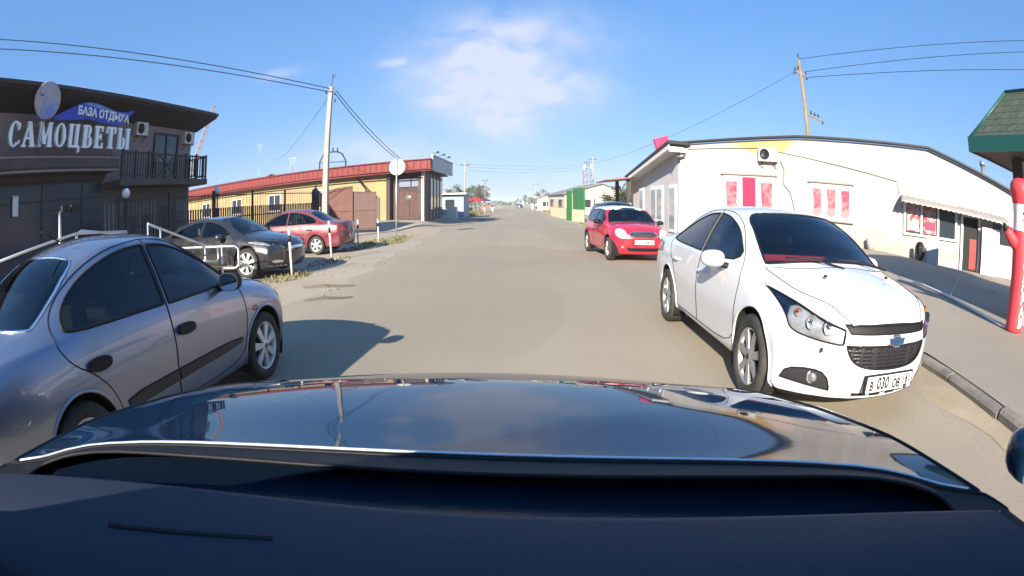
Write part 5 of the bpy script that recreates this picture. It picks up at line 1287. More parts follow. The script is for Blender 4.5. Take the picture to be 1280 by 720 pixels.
yb = thing('shop_building', 'long yellow brick building with a red metal roof and a brown wooden corner shop', 'building', (-6.0, 33.3, 0), math.atan2(.329, -.944))
# local x runs back along the front wall to the left of the picture, local -y looks at the street corner
LW = 34
mb = MB(); mb.span((2.9, -8, -.3), (LW, 0, 3.75)); mb.build('wall', MATS['yellow_brick'], yb)
mb = MB(); mb.prism([(-.9, 4.42), (-.9, 3.62), (LW + .6, 3.62), (LW + .6, 4.42)], (0, .75, 0), (1, 0, 0), (0, 0, 1), .10); ro = mb.build('roof_fascia', MATS['roof_red_edge'], yb)
mb = MB(); mb.add([(-.9, .74, 4.42), (LW + .6, .74, 4.42), (LW + .6, -4, 5.0), (1.0, -4, 4.9), (2.3, -8.3, 4.5), (LW + .6, -9, 4.5)], [(0, 1, 2, 3), (3, 2, 5, 4)]); mb.add([(-.9, .74, 3.66), (LW + .6, .74, 3.66), (LW + .6, -9, 3.7), (2.3, -8.3, 3.7)], [(0, 1, 2, 3)])
rf = mb.build('roof', MATS['roof_red'], yb)
mb = MB()
for z in (3.72, 4.36): mb.span((-.95, .86, z), (LW + .6, .90, z + .05))
for i in range(70): mb.box((-.7 + i * .5, .862, 4.04), (.025, .02, .6))
mb.build('roof_rib', MATS['roof_red'], ro)
mb = MB(); mb.tube([(.0, .93, 3.60), (LW, .93, 3.60)], .05, 8); mb.build('gutter', MATS['roof_red'], ro)
mb = MB(); mb.box((4.0, .02, 1.0), (1.0, .08, 2.1)); mb.build('door', mat('door_ochre', (.10, .085, .06), .6), yb)
for i in range(4):
    mb = MB(); mb.box((9 + i * 5.5, .02, 2.2), (1.5, .06, 1.3)); w = mb.build('window', MATS['shop_glass'], yb)
    mb = MB(); [mb.box((9 + i * 5.5 + dx, .06, 2.2), (.06, .06, 1.4)) for dx in (-.75, 0, .75)]; [mb.box((9 + i * 5.5, .06, 2.2 + dz), (1.5, .055, .06)) for dz in (-.66, .66)]; mb.build('window_frame', MATS['white_pvc'], w)
# corner shop front (0..2.9) and its side along the street
mb = MB(); mb.span((.02, -.9, .3), (2.88, -.35, 3.62)); mb.build('corner_wall', MATS['shop_dark'], yb)
mb = MB(); mb.box((1.25, -.30, 1.45), (2.0, .1, 2.1)); sd_ = mb.build('shop_door', MATS['shop_wood'], yb)
mb = MB()
for x in (.3, 1.25, 2.2): mb.box((x, -.24, 1.45), (.07, .04, 2.1))
for z in (.5, 2.45): mb.box((1.25, -.235, z), (1.9, .04, .09))
mb.build('door_trim', MATS['shop_dark'], sd_)
mb = MB(); mb.lathe([(.001, .0), (.22, .0), (.22, .02), (.001, .02)], c=(1.3, -.24, 1.95), axis='y', n=20); mb.build('door_plate', MATS['steel_grey'], sd_)
for x in (.62, 1.62): mb = MB(); mb.box((x, -.29, 2.95), (.9, .08, .55)); mb.build('transom_window', mat('pane_blue', (.20, .22, .30), .1), yb)
mb = MB(); mb.box((.06, -.05, 2.0), (.2, .2, 3.3)); mb.build('corner_post', mat('post_pale', (.52, .46, .38), .7), yb)
mb = MB(); mb.box((2.75, -.02, 1.75), (.3, .3, 3.6)); mb.build('corner_post', MATS['shop_dark'], yb)
# side wall parallel to the street (built in street axes, turned back into this building's frame)
inv = Matrix.Rotation(-math.atan2(.329, -.944), 4, 'Z') @ Matrix.Translation((6.0, -33.3, 0))
def street(mbx, name, m_): 
    mbx.v = [tuple(inv @ Vector(p)) for p in mbx.v]; return mbx.build(name, m_, yb)
mb = MB(); mb.span((-6.4, 33.4, .2), (-5.95, 41.5, 3.6)); street(mb, 'side_wall', MATS['shop_dark'])
for i in range(5):
    mb = MB(); mb.span((-5.95, 33.9 + i * 1.5, 1.1), (-5.9, 35.2 + i * 1.5, 3.3)); street(mb, 'side_window', MATS['shop_glass'])
    mb = MB(); mb.span((-5.92, 33.72 + i * 1.5, .4), (-5.84, 33.84 + i * 1.5, 3.55)); street(mb, 'side_post', MATS['steel_grey'])
mb = MB(); mb.span((-6.3, 33.0, 3.64), (-5.35, 40.6, 3.72)); street(mb, 'side_canopy', MATS['shop_dark'])
sb = thing('shop_sign_board', 'pale blank signboard running along the street edge of the corner shop roof', 'sign', (-5.45, 33.0, 3.66), R(-3))
mb = MB(); mb.prism([(0, 0), (7.4, 0), (7.4, .95), (0, 1.0)], (0, 0, 0), (0, 1, 0), (0, 0, 1), .10); mb.build('board', mat('board_pale', (.42, .45, .44), .6, var=.2, vscale=1.5, dirt=.2), sb)
mb = MB()
for y in (0, 2.4, 4.8, 7.3): mb.tube([(.1 - .9, y, 1.0), (.08, y, 1.05)], .02, 6)
mb.span((-.02, -.05, .98), (.14, 7.45, 1.06)); mb.build('board_frame', MATS['steel_grey'], sb)
for i, (x, y) in enumerate(((-5.45, 33.4), (-5.3, 35.2), (-5.2, 37.2))):
    t = thing('spotlight', 'small black spotlight on top of the corner shop signboard', 'spotlight', (x, y, 4.78), 0, 'spotlights on the shop signboard')
    mb = MB(); mb.tube([(0, 0, 0), (.3, 0, .12)], .015, 6); mb.build('arm', MATS['trim'], t)
    mb = MB(); mb.box((.36, 0, .12), (.16, .2, .12)); mb.build('head', MATS['trim'], t)
t = thing('flood_lamp', 'dark floodlight bracket hanging from the red roof edge above the gates', 'lamp', (-11.3, 34.9, 3.6), math.atan2(.329, -.944))
mb = MB(); mb.beam((0, .05, .15), (-1.5, .6, -1.1), .07, .07); mb.beam((.6, .05, .3), (-.4, .3, -.15), .14, .12); mb.build('arm', MATS['trim'], t)
mb = MB(); mb.box((-1.6, .65, -1.15), (.4, .2, .14)); mb.build('head', MATS['trim'], t)

# ------------------------------------------------------------------ poles, road sign, wires
def concrete_mat(): mat('concrete', (.30, .285, .265), .9, var=.18, vscale=3, bump=.3, bscale=25); mat('wood_pole', (.22, .165, .10), .9, var=.25, vscale=3); mat('insulator', (.03, .025, .025), .3, coat=.5); mat('wire', (.015, .015, .017), .6)
concrete_mat()
pole = thing('utility_pole', 'tall pale concrete utility pole standing beside the red saloon', 'utility pole', (-8.65, 22.0, 0))
mb = MB(); mb.prism([(-.14, -.11), (.14, -.11), (.14, .11), (-.14, .11)], (0, 0, -.2), (1, 0, 0), (0, 1, 0), .01)
vs_ = [(-.15, -.12, -.2), (.15, -.12, -.2), (.15, .12, -.2), (-.15, .12, -.2), (-.0, -.09, 7.25), (.2, -.09, 7.25), (.2, .09, 7.25), (-.0, .09, 7.25)]
mb = MB(); mb.add(vs_, [(0, 3, 2, 1), (4, 5, 6, 7), (0, 1, 5, 4), (1, 2, 6, 5), (2, 3, 7, 6), (3, 0, 4, 7)]); mb.build('shaft', MATS['concrete'], pole, bevel=.02)
mb = MB(); mb.tube([(.1, 0, 7.1), (.16, 0, 7.9)], .018, 6); mb.tube([(.16, 0, 7.7), (.32, 0, 7.85)], .012, 6); mb.beam((-.1, -.12, 7.0), (.34, -.12, 7.0), .05, .05); mb.build('bracket', MATS['steel_black'], pole)
for p in ((-.08, -.14, 6.95), (.34, -.1, 6.85), (.32, .1, 6.55)): mb = MB(); mb.lathe([(.001, -.08), (.05, -.06), (.035, 0), (.05, .04), (.001, .08)], c=p, n=10); mb.build('insulator', MATS['insulator'], pole)
def wire(label, a, b_, sag, r=.02, group='overhead wires'):
    A, B = Vector(a), Vector(b_); o = A.copy()
    mb = MB(); mb.tube([A + (B - A) * (i / 24) - Vector((0, 0, sag * 4 * (i / 24) * (1 - i / 24))) - o for i in range(25)], r, 5); w = mb.build('overhead_wire', MATS['wire']); w.location = o; tag(w, label, 'wire', group)
wire('upper overhead wire from the concrete pole towards the hotel side of the sky', (-8.6, 21.9, 7.15), (-21.2, 4.0, 10.2), .25)
wire('lower overhead wire from the concrete pole towards the hotel side of the sky', (-8.6, 21.95, 6.98), (-21.2, 4.0, 9.75), .25)
wire('left one of two wires dropping from the concrete pole to the corner shop roof', (-8.3, 22, 6.85), (-7.85, 33.6, 4.6), .28)
wire('right one of two wires dropping from the concrete pole to the corner shop roof', (-8.28, 22, 7.02), (-7.65, 33.6, 4.6), .22)
wire('faint wire from the concrete pole down to the far rooftop aerials', (-8.7, 22.1, 6.75), (-34, 64, 9.2), 1.2, .012)
rs = thing('road_sign', 'round road sign seen from its grey back on a thin post', 'road sign', (-5.2, 22.0, 0))
mb = MB(); mb.tube([(0, 0, -.1), (0.02, 0, 3.55)], .032, 10); mb.build('post', MATS['galvanised'], rs)
mb = MB(); mb.lathe([(.001, .025), (.35, .025), (.36, .04), (.37, .04), (.37, .02), (.35, .015), (.001, .015)], c=(0.02, .02, 3.13), axis='y', n=36); mb.build('sign_plate', mat('sign_back', (.46, .46, .45), .5, metal=.2, var=.08), rs)
for z_ in (3.3, 2.96): mb = MB(); mb.box((.02, .0, z_), (.16, .04, .04)); mb.build('bracket', MATS['galvanised'], rs)
rp = thing('utility_pole', 'brown wooden utility pole with crossarms behind the white shop', 'utility pole', (17.6, 25.9, 0))
mb = MB(); mb.tube([(0, 0, -.2), (-.15, 0, 11.4)], [.16, .11], 12); mb.build('shaft', MATS['wood_pole'], rp)
mb = MB(); mb.beam((-.6, 0, 10.55), (.35, 0, 10.4), .09, .09); mb.build('crossarm', MATS['wood_pole'], rp); mb = MB(); mb.tube([(-.15, 0, 11.2), (-.15, 0, 11.75)], .02, 6); mb.build('spike', MATS['steel_black'], rp); mb = MB(); mb.beam((-.1, .0, 7.85), (1.35, 0, 7.55), .09, .09); mb.beam((.0, 0, 7.3), (.7, 0, 7.65), .05, .05); mb.build('crossarm', MATS['wood_pole'], rp)
for p in ((-.55, 0, 10.7), (.32, 0, 10.25), (-.15, 0, 11.75), (-.65, 0, 10.45), (.35, 0, 7.95), (.65, 0, 7.9), (.95, 0, 7.85), (1.3, 0, 7.5), (.3, 0, 10.6), (-.3, 0, 10.85)): mb = MB(); mb.lathe([(.001, -.12), (.075, -.09), (.05, 0), (.075, .05), (.045, .12), (.001, .14)], c=p, n=10); mb.build('insulator', MATS['insulator'], rp)
wire('highest of three wires running right from the wooden pole', (17.5, 25.9, 11.5), (30, 4, 13.5), .3)
wire('middle of three wires running right from the wooden pole', (17.9, 25.9, 10.7), (30, 4, 12.9), .25)
wire('lowest of three wires running right from the wooden pole', (17.9, 25.9, 10.3), (30, 4, 11.7), .35)
wire('faint wire running left from the wooden pole over the white shop roof', (17.0, 26.1, 10.5), (9.5, 62, 6.6), .9, .012)
# ------------------------------------------------------------------ white shop on the right
def stained_plaster():
    M = bpy.data.materials.new('plaster_white'); M.use_nodes = True; nt = M.node_tree; N = nt.nodes; L = nt.links; b = N['Principled BSDF']; b.inputs['Roughness'].default_value = .92
    tc = N.new('ShaderNodeTexCoord'); sep = N.new('ShaderNodeSeparateXYZ'); L.new(tc.outputs['Object'], sep.inputs[0])
    def m(op, a, b_=None):
        n = N.new('ShaderNodeMath'); n.operation = op
        for i, v in enumerate((a, b_)):
            if v is None: continue
            if isinstance(v, (int, float)): n.inputs[i].default_value = v
            else: L.new(v, n.inputs[i])
        return n.outputs[0]
    def noise(sc, det=8, ro=.65):
        n = N.new('ShaderNodeTexNoise'); n.inputs['Scale'].default_value = sc; n.inputs['Detail'].default_value = det; n.inputs['Roughness'].default_value = ro; L.new(tc.outputs['Object'], n.inputs['Vector']); return n.outputs['Fac']
    def blob(cx, cz, rx, rz, amp=1.6):
        d = m('ADD', m('POWER', m('ABSOLUTE', m('DIVIDE', m('SUBTRACT', sep.outputs[0], cx), rx)), 2.0), m('POWER', m('ABSOLUTE', m('DIVIDE', m('SUBTRACT', sep.outputs[2], cz), rz)), 2.0))
        d = m('ADD', d, m('MULTIPLY', m('SUBTRACT', noise(2.6), .5), amp))
        r = N.new('ShaderNodeMapRange'); r.inputs[1].default_value = 1.0; r.inputs[2].default_value = .45; L.new(d, r.inputs[0]); return r.outputs[0]
    def mix(f, a, c):
        n = N.new('ShaderNodeMix'); n.data_type = 'RGBA'
        if isinstance(f, float): n.inputs[0].default_value = f
        else: L.new(f, n.inputs[0])
        for i, q in ((6, a), (7, c)):
            if isinstance(q, tuple): n.inputs[i].default_value = (*q, 1)
            else: L.new(q, n.inputs[i])
        return n.outputs[2]
    r = N.new('ShaderNodeValToRGB'); r.color_ramp.elements[0].position = .35; r.color_ramp.elements[1].position = .62
    r.color_ramp.elements[0].color = (.355, .335, .31, 1); r.color_ramp.elements[1].color = (.445, .428, .405, 1); L.new(noise(.75, 9, .6), r.inputs[0])
    c = mix(blob(3.9, 4.15, 1.6, .45), r.outputs[0], (.47, .32, .13))
    c = mix(m('MULTIPLY', blob(3.3, 3.65, .3, .2, .8), .7), c, (.42, .38, .30)); c = mix(m('MULTIPLY', blob(5.5, 3.7, .8, .6, 1.4), .6), c, (.66, .50, .42))
    c = mix(m('MULTIPLY', blob(8.8, 2.4, .8, 1.2, 1.8), .4), c, (.50, .47, .43)); c = mix(m('MULTIPLY', blob(8.7, 1.0, .55, .3, 1.2), .75), c, (.30, .32, .27)); c = mix(m('MULTIPLY', blob(8.0, .6, 9, .25, 1.0), .45), c, (.42, .34, .22))
    bk_ = N.new('ShaderNodeTexBrick'); bk_.inputs['Scale'].default_value = 1.0; bk_.inputs['Brick Width'].default_value = .6; bk_.inputs['Row Height'].default_value = .3; bk_.inputs['Mortar Size'].default_value = .008; bk_.inputs['Color1'].default_value = (1, 1, 1, 1); bk_.inputs['Color2'].default_value = (.96, .95, .94, 1); bk_.inputs['Mortar'].default_value = (.86, .84, .82, 1)
    cx = N.new('ShaderNodeCombineXYZ'); L.new(sep.outputs[0], cx.inputs[0]); L.new(sep.outputs[2], cx.inputs[1]); L.new(cx.outputs[0], bk_.inputs['Vector'])
    ml = N.new('ShaderNodeMix'); ml.data_type = 'RGBA'; ml.blend_type = 'MULTIPLY'; L.new(noise(.5), ml.inputs[0]); L.new(c, ml.inputs[6]); L.new(bk_.outputs['Color'], ml.inputs[7]); c = ml.outputs[2]
    L.new(c, b.inputs['Base Color'])
    bp = N.new('ShaderNodeBump'); bp.inputs['Strength'].default_value = .25; bp.inputs['Distance'].default_value = .02; L.new(noise(9), bp.inputs['Height']); L.new(bp.outputs[0], b.inputs['Normal'])
    MATS['plaster_white'] = M
stained_plaster()
mat('roof_edge', (.02, .02, .022), .6); mat('roof_felt', (.07, .065, .06), .9); mat('fascia_white', (.66, .65, .63), .6); mat('porch_red', (.22, .07, .055), .6)
mat('poster_red', (.55, .02, .07), .5); mat('poster_frame', (.44, .40, .37), .6)
mat('yellow_base', (.52, .40, .22), .9, var=.2)
def poster_mat(nm, a, b_):
    M = bpy.data.materials.new(nm); M.use_nodes = True; nt = M.node_tree; N = nt.nodes; L = nt.links; b = N['Principled BSDF']; b.inputs['Roughness'].default_value = .35
    tc = N.new('ShaderNodeTexCoord'); n = N.new('ShaderNodeTexNoise'); n.inputs['Scale'].default_value = 3.2; n.inputs['Detail'].default_value = 4; n.inputs['Distortion'].default_value = 1.2; L.new(tc.outputs['Object'], n.inputs['Vector'])
    r = N.new('ShaderNodeValToRGB'); r.color_ramp.elements[0].position = .38; r.color_ramp.elements[1].position = .6; r.color_ramp.elements[0].color = (*a, 1); r.color_ramp.elements[1].color = (*b_, 1); L.new(n.outputs['Fac'], r.inputs[0]); L.new(r.outputs[0], b.inputs['Base Color']); MATS[nm] = M
poster_mat('poster_pink', (.42, .05, .09), (.50, .18, .20)); poster_mat('poster_mix', (.36, .03, .04), (.50, .42, .38))
SA = math.atan2(-.694, .72)
ws_ = thing('shop_building', 'white plastered shop with a stained sunlit wall and posters in its windows', 'building', (6.8, 20.4, 0), SA)
mb = MB(); mb.prism([(0, -.3), (18, -.3), (18, 2.7), (15.3, 3.46), (11.4, 4.45), (5.5, 4.42), (0, 4.08)], (0, .3, 0), (1, 0, 0), (0, 0, 1), .3); mb.build('front_wall', MATS['plaster_white'], ws_)
inv2 = Matrix.Rotation(-SA, 4, 'Z') @ Matrix.Translation((-6.8, -20.4, 0))
def shopw(mbx, name, m_, parent=None, bevel=0):
    mbx.v = [tuple(inv2 @ Vector(p)) for p in mbx.v]; return mbx.build(name, m_, parent or ws_, bevel=bevel)
mb = MB(); mb.prism([(20.65, -.3), (30, -.3), (30, 2.95), (20.65, 4.0)], (6.8, 0, 0), (0, 1, 0), (0, 0, 1), .25); shopw(mb, 'side_wall', mat('plaster_side', (.52, .50, .50), .9, var=.1, bump=.2, bscale=9))
mb = MB(); mb.add([(0, .28, 4.10), (5.5, .28, 4.44), (11.4, .28, 4.47), (18, .28, 2.72), (18, 12, 2.5), (11.4, 12, 3.6), (5.5, 12, 3.6), (-2, 9, 3.2)], [(0, 1, 6, 7), (1, 2, 5, 6), (2, 3, 4, 5)]); rf2 = mb.build('roof', MATS['roof_felt'], ws_)
mb = MB()
pts = [(-.35, 4.13), (0, 4.16), (5.5, 4.5), (11.4, 4.52), (15.3, 3.52), (18.2, 2.76)]
for a, b_ in zip(pts[:-1], pts[1:]): mb.beam((a[0], -.06, a[1]), (b_[0], -.06, b_[1]), .34, .07)
mb.build('roof_edge', MATS['roof_edge'], rf2)
# sloping eaves along the street side, white fascia, boxed corner
mb = MB(); mb.prism([(19.9, 4.05), (28.6, 3.0), (28.6, 3.12), (19.9, 4.19)], (6.12, 0, 0), (0, 1, 0), (0, 0, 1), 1.0); shopw(mb, 'eaves', MATS['roof_edge'], rf2)
mb = MB(); mb.prism([(20.0, 3.82), (28.5, 2.82), (28.5, 2.98), (20.0, 4.03)], (6.16, 0, 0), (0, 1, 0), (0, 0, 1), .05); mb.prism([(20.0, 3.90), (28.5, 2.88), (28.5, 2.92), (20.0, 3.94)], (6.22, 0, 0), (0, 1, 0), (0, 0, 1), .6); mb.span((6.16, 19.92, 3.72), (6.9, 19.98, 3.90)); shopw(mb, 'fascia', MATS['fascia_white'], rf2)
mb = MB(); mb.tube([(6.62, 20.25, 3.55), (6.9, 20.1, 3.62)], .06, 8); shopw(mb, 'downpipe', MATS['steel_grey'], rf2)
# porch with a dull red roof at the far end
mb = MB(); mb.add([(4.9, 27.6, 2.82), (7.2, 27.6, 3.15), (7.2, 31.5, 3.15), (4.9, 31.5, 2.82), (4.9, 27.6, 2.76), (7.2, 27.6, 3.05), (7.2, 31.5, 3.05), (4.9, 31.5, 2.76)], [(0, 1, 2, 3), (7, 6, 5, 4), (0, 4, 5, 1), (1, 5, 6, 2), (2, 6, 7, 3), (3, 7, 4, 0)]); po = shopw(mb, 'porch', MATS['porch_red'])
for y in (27.9, 31.2): mb = MB(); mb.span((6.1, y, 0), (6.3, y + .2, 2.92)); shopw(mb, 'porch_post', MATS['shop_dark'], po)
for y0, y1, z0 in ((20.95, 22.0, .35), (23.0, 25.2, .7), (26.7, 27.7, .8)):
    mb = MB(); mb.span((6.74, y0, z0), (6.82, y1, 2.42)); w = shopw(mb, 'side_window', MATS['white_pvc'])
    n = 2 if y1 - y0 > 1.5 else 1
    for k in range(n):
        a = y0 + (y1 - y0) * k / n; b_ = y0 + (y1 - y0) * (k + 1) / n; mb = MB(); mb.span((6.73, a + .12, z0 + .14), (6.76, b_ - .12, 2.26)); shopw(mb, 'pane', mat('pane_pale', (.30, .34, .38), .08, spec=.8), w)
# poster windows of the sunlit wall
def poster_window(x0, x1, z0, z1, panels):
    mb = MB(); mb.box(((x0 + x1) / 2, -.015, (z0 + z1) / 2), (x1 - x0, .06, z1 - z0)); w = mb.build('poster_window', MATS['poster_frame'], ws_, bevel=.008)
    mb = MB(); mb.box(((x0 + x1) / 2, -.05, z1 + .04), (x1 - x0 + .15, .12, .05)); mb.build('window_ledge', MATS['brown_edge'], w); mb = MB(); mb.box(((x0 + x1) / 2, -.06, z0 - .02), (x1 - x0 + .1, .14, .04)); mb.build('window_sill', MATS['brown_edge'], w)
    n = len(panels)
    for k, pm in enumerate(panels):
        a = x0 + (x1 - x0) * k / n + .09; b_ = x0 + (x1 - x0) * (k + 1) / n - .09
        if pm == 'red': mb = MB(); mb.box(((a + b_) / 2, -.05, (z0 + z1) / 2 + .05), ((b_ - a) * .95, .012, (z1 - z0) * .86)); mb.build('poster', MATS['poster_red'], w); continue
        mb = MB(); mb.box(((a + b_) / 2, -.05, (z0 + z1) / 2), (b_ - a, .012, z1 - z0 - .12)); p = mb.build('poster', MATS['poster_frame'], w)
        c = (a + b_) / 2; hw = (b_ - a) / 2; m_ = (z0 + z1) / 2; hh = (z1 - z0) / 2
        mb = MB(); mb.prism(rounded([(c - hw * .85, m_ + hh * .70), (c + hw * .85, m_ + hh * .70), (c + hw * .72, m_ - hh * .3), (c + hw * .5, m_ - hh * .62), (c - hw * .5, m_ - hh * .62), (c - hw * .72, m_ - hh * .3)], 0), (0, -.058, 0), (1, 0, 0), (0, 0, 1), .006); mb.build('poster_glass_shape', MATS['poster_pink'], p)
        mb = MB(); mb.prism([(c - hw * .9, m_ - hh * .45), (c + hw * .9, m_ - hh * .30), (c + hw * .9, m_ - hh * .62), (c + hw * .2, m_ - hh * .82), (c - hw * .9, m_ - hh * .70)], (0, -.066, 0), (1, 0, 0), (0, 0, 1), .005); mb.build('poster_shelf', mat('poster_mauve', (.42, .20, .22), .5), p)
poster_window(2.0, 4.35, 1.15, 2.86, ('pink', 'red', 'pink'))
poster_window(5.88, 7.75, 1.38, 2.75, ('pink', 'pink', 'pink'))
mb = MB(); mb.tube([(4.6, -.04, 3.5), (4.75, -.03, 3.2), (4.72, -.03, 2.6), (5.0, -.03, 2.3), (5.2, -.03, 1.6), (5.15, -.03, .6)], .014, 5); mb.build('wall_cable', MATS['trim_soft'], ws_)
mb = MB(); mb.tube([(.4, -.03, 3.9), (3.7, -.03, 3.98), (9.8, -.03, 3.1), (9.9, -.03, 2.6)], .01, 5); mb.build('wall_cable', MATS['trim_soft'], ws_)
# shop window, doors and the corrugated awning
mb = MB(); mb.box((11.4, -.01, 1.88), (2.55, .06, 1.3)); w = mb.build('shop_window', MATS['window_glass'], ws_)
mb = MB()
for x in (10.15, 10.95, 11.75, 12.65): mb.box((x, -.04, 1.88), (.1, .1, 1.36))
for z in (1.24, 2.52): mb.box((11.4, -.045, z), (2.6, .1, .08))
mb.build('window_frame', MATS['white_pvc'], w)
for x, z, hh, nm in ((10.55, 1.88, 1.05, 'poster_mix'), (11.35, 1.85, 1.05, 'poster_mix')): mb = MB(); mb.box((x, -.05, z), (.6, .012, hh)); mb.build('poster', MATS[nm], w)
mb = MB(); mb.box((11.35, -.058, 1.62), (.5, .012, .3)); mb.build('poster', MATS['poster_red'], w)
mb = MB(); mb.box((10.55, -.06, 1.55), (.5, .012, .3)); mb.build('poster', MATS['white_pvc'], w)
mb = MB(); mb.box((13.4, .02, 1.2), (.86, .08, 1.95)); dr = mb.build('doorway', mat('doorway_dark', (.012, .012, .012), .8), ws_)
mb = MB()
for x in (12.96, 13.86): mb.box((x, -.03, 1.2), (.11, .14, 2.0))
mb.box((13.41, -.03, 2.22), (1.0, .14, .09)); mb.build('door_frame', MATS['white_pvc'], dr)
mb = MB(); mb.box((13.55, -.035, .85), (.36, .03, 1.1)); mb.build('drinks_fridge', mat('fridge_red', (.26, .035, .03), .4, var=.3, vscale=6), dr)
mb = MB(); mb.box((14.45, -.25, 1.05), (1.05, .05, 1.7), rz=.25); lf = mb.build('door_leaf', MATS['fascia_white'], ws_)
mb = MB(); mb.box((15.2, -.02, 1.75), (1.1, .05, .7)); mb.build('side_shop_window', MATS['window_glass'], ws_)
n = 44; vs_ = []; mb = MB()
def awz(x): return 2.46 - (x - 9.95) * .045
for i in range(n + 1):
    x = 9.95 + 5.4 * i / n; zz = .022 * (1 if i % 2 else -1)
    for (yy, dz) in ((0, .22), (-.32, .18), (-.62, .06), (-.82, -.12)): vs_.append((x, yy, awz(x) + dz * .8 + zz))
mb.add(vs_, [(i * 4 + j, i * 4 + j + 1, (i + 1) * 4 + j + 1, (i + 1) * 4 + j) for i in range(n) for j in range(3)], 0, True)
aw = mb.build('awning', mat('awning_sheet', (.30, .28, .26), .45, metal=.2, var=.15, dirt=.2), ws_)
sm = aw.modifiers.new('thickness', 'SOLIDIFY'); sm.thickness = .012
for x in (10.0, 12.8, 15.3): mb = MB(); mb.tube([(x, 0, awz(x) - .3), (x, -.78, awz(x) - .12)], .02, 6); mb.build('awning_arm', MATS['steel_black'], aw)
def at_shop(x, y, z):
    c, s = math.cos(SA), math.sin(SA); return (6.8 + x * c - y * s, 20.4 + x * s + y * c, z)
ac(at_shop(4.1, 0, 3.72), SA - math.pi / 2, 'white air conditioner on the stained white wall above the poster window', 1.0)
t = thing('sandwich_board', 'white folding advertising board beside a black tyre under the shop window', 'sign', at_shop(11.4, -.9, .33), SA)
for sg, nm in ((-1, 'front_board'), (1, 'rear_board')):
    mb = MB(); mb.prism([(-.28, 0), (.28, 0), (.28, .9), (-.28, .9)], (0, sg * .2, 0), (1, 0, 0), (0, -sg * .2, .98), .025); p = mb.build(nm, MATS['poster_frame'], t)
    if sg == -1: mb = MB(); mb.prism([(-.2, .15), (.2, .2), (.2, .6), (-.2, .75)], (0, -.206, 0), (1, 0, 0), (0, .2, .98), -.004); mb.build('poster', MATS['poster_mix'], p)
t = thing('tyre', 'black tyre standing upright against the folding board', 'tyre', at_shop(10.85, -.7, .70), SA + .5)
mb = MB(); mb.lathe([(.2, -.08), (.3, -.09), (.33, -.05), (.33, .05), (.3, .09), (.2, .08), (.2, -.08)], axis='x', n=28); mb.build('casing', MATS['tyre'], t)
t = thing('flue_pipe', 'grey metal flue pipe with a cap behind the low end of the white shop', 'chimney', (19.6, 12.2, 0))
mb = MB(); mb.tube([(0, 0, 1), (0, 0, 4.7)], .12, 12); mb.build('pipe', MATS['steel_grey'], t)
mb = MB(); mb.tube([(0, 0, 4.6), (0, 0, 4.8)], .17, 12); mb.build('cap', MATS['steel_grey'], t)
t = thing('roof_sign', 'tilted pink box sign on the street corner of the white shop roof', 'sign', (6.9, 23.5, 3.9), R(10))
mb = MB(); mb.box((0, 0, .62), (.75, .25, .55), M=Matrix.Rotation(-.3, 3, 'Y')); mb.build('box', mat('sign_pink', (.60, .05, .12), .4, var=.2, vscale=5), t, bevel=.03)
for q_ in (-.2, .2): mb = MB(); mb.tube([(q_, 0, -.1), (q_, 0, .42)], .03, 6); mb.build('stand', MATS['steel_grey'], t)
t = thing('water_meter_box', 'grey patched bucket-like stump with a tuft of grass at the white wall foot', 'bucket', at_shop(8.6, -.25, .5), SA)
mb = MB(); mb.lathe([(.001, 0), (.16, 0), (.2, .38), (.18, .38), (.15, .05), (.001, .05)], n=18); mb.build('pail', mat('pail_grey', (.33, .34, .31), .7, var=.3), t)

# ------------------------------------------------------------------ kiosk with the green shingle roof
def shingle_mat():
    M = bpy.data.materials.new('shingles'); M.use_nodes = True; nt = M.node_tree; N = nt.nodes; L = nt.links; b = N['Principled BSDF']; b.inputs['Roughness'].default_value = .95
    tc = N.new('ShaderNodeTexCoord'); sp_ = N.new('ShaderNodeSeparateXYZ'); L.new(tc.outputs['Object'], sp_.inputs[0]); ad = N.new('ShaderNodeMath'); ad.operation = 'ADD'; L.new(sp_.outputs[0], ad.inputs[0]); L.new(sp_.outputs[1], ad.inputs[1]); mp = N.new('ShaderNodeCombineXYZ'); L.new(ad.outputs[0], mp.inputs[0]); L.new(sp_.outputs[2], mp.inputs[1])
    br = N.new('ShaderNodeTexBrick'); br.inputs['Row Height'].default_value = .3; br.inputs['Scale'].default_value = 2.2; br.inputs['Color1'].default_value = (.045, .075, .05, 1); br.inputs['Color2'].default_value = (.085, .088, .07, 1); br.inputs['Mortar'].default_value = (.02, .03, .022, 1); br.inputs['Mortar Size'].default_value = .018; br.inputs['Bias'].default_value = -.2
    L.new(mp.outputs[0], br.inputs['Vector']); no = N.new('ShaderNodeTexNoise'); no.inputs['Scale'].default_value = 5; no.inputs['Detail'].default_value = 8; L.new(tc.outputs['Object'], no.inputs['Vector'])
    r = N.new('ShaderNodeValToRGB'); r.color_ramp.elements[0].position = .62; r.color_ramp.elements[1].position = .68; r.color_ramp.elements[0].color = (1, 1, 1, 1); r.color_ramp.elements[1].color = (.45, .35, .3, 1); L.new(no.outputs['Fac'], r.inputs[0])
    mx = N.new('ShaderNodeMix'); mx.data_type = 'RGBA'; mx.blend_type = 'MULTIPLY'; mx.inputs[0].default_value = 1; L.new(br.outputs['Color'], mx.inputs[6]); L.new(r.outputs[0], mx.inputs[7]); L.new(mx.outputs[2], b.inputs['Base Color'])
    bp = N.new('ShaderNodeBump'); bp.inputs['Distance'].default_value = .02; bp.inputs['Strength'].default_value = .6; L.new(br.outputs['Fac'], bp.inputs['Height']); bp.invert = True; L.new(bp.outputs[0], b.inputs['Normal']); MATS['shingles'] = M
shingle_mat()
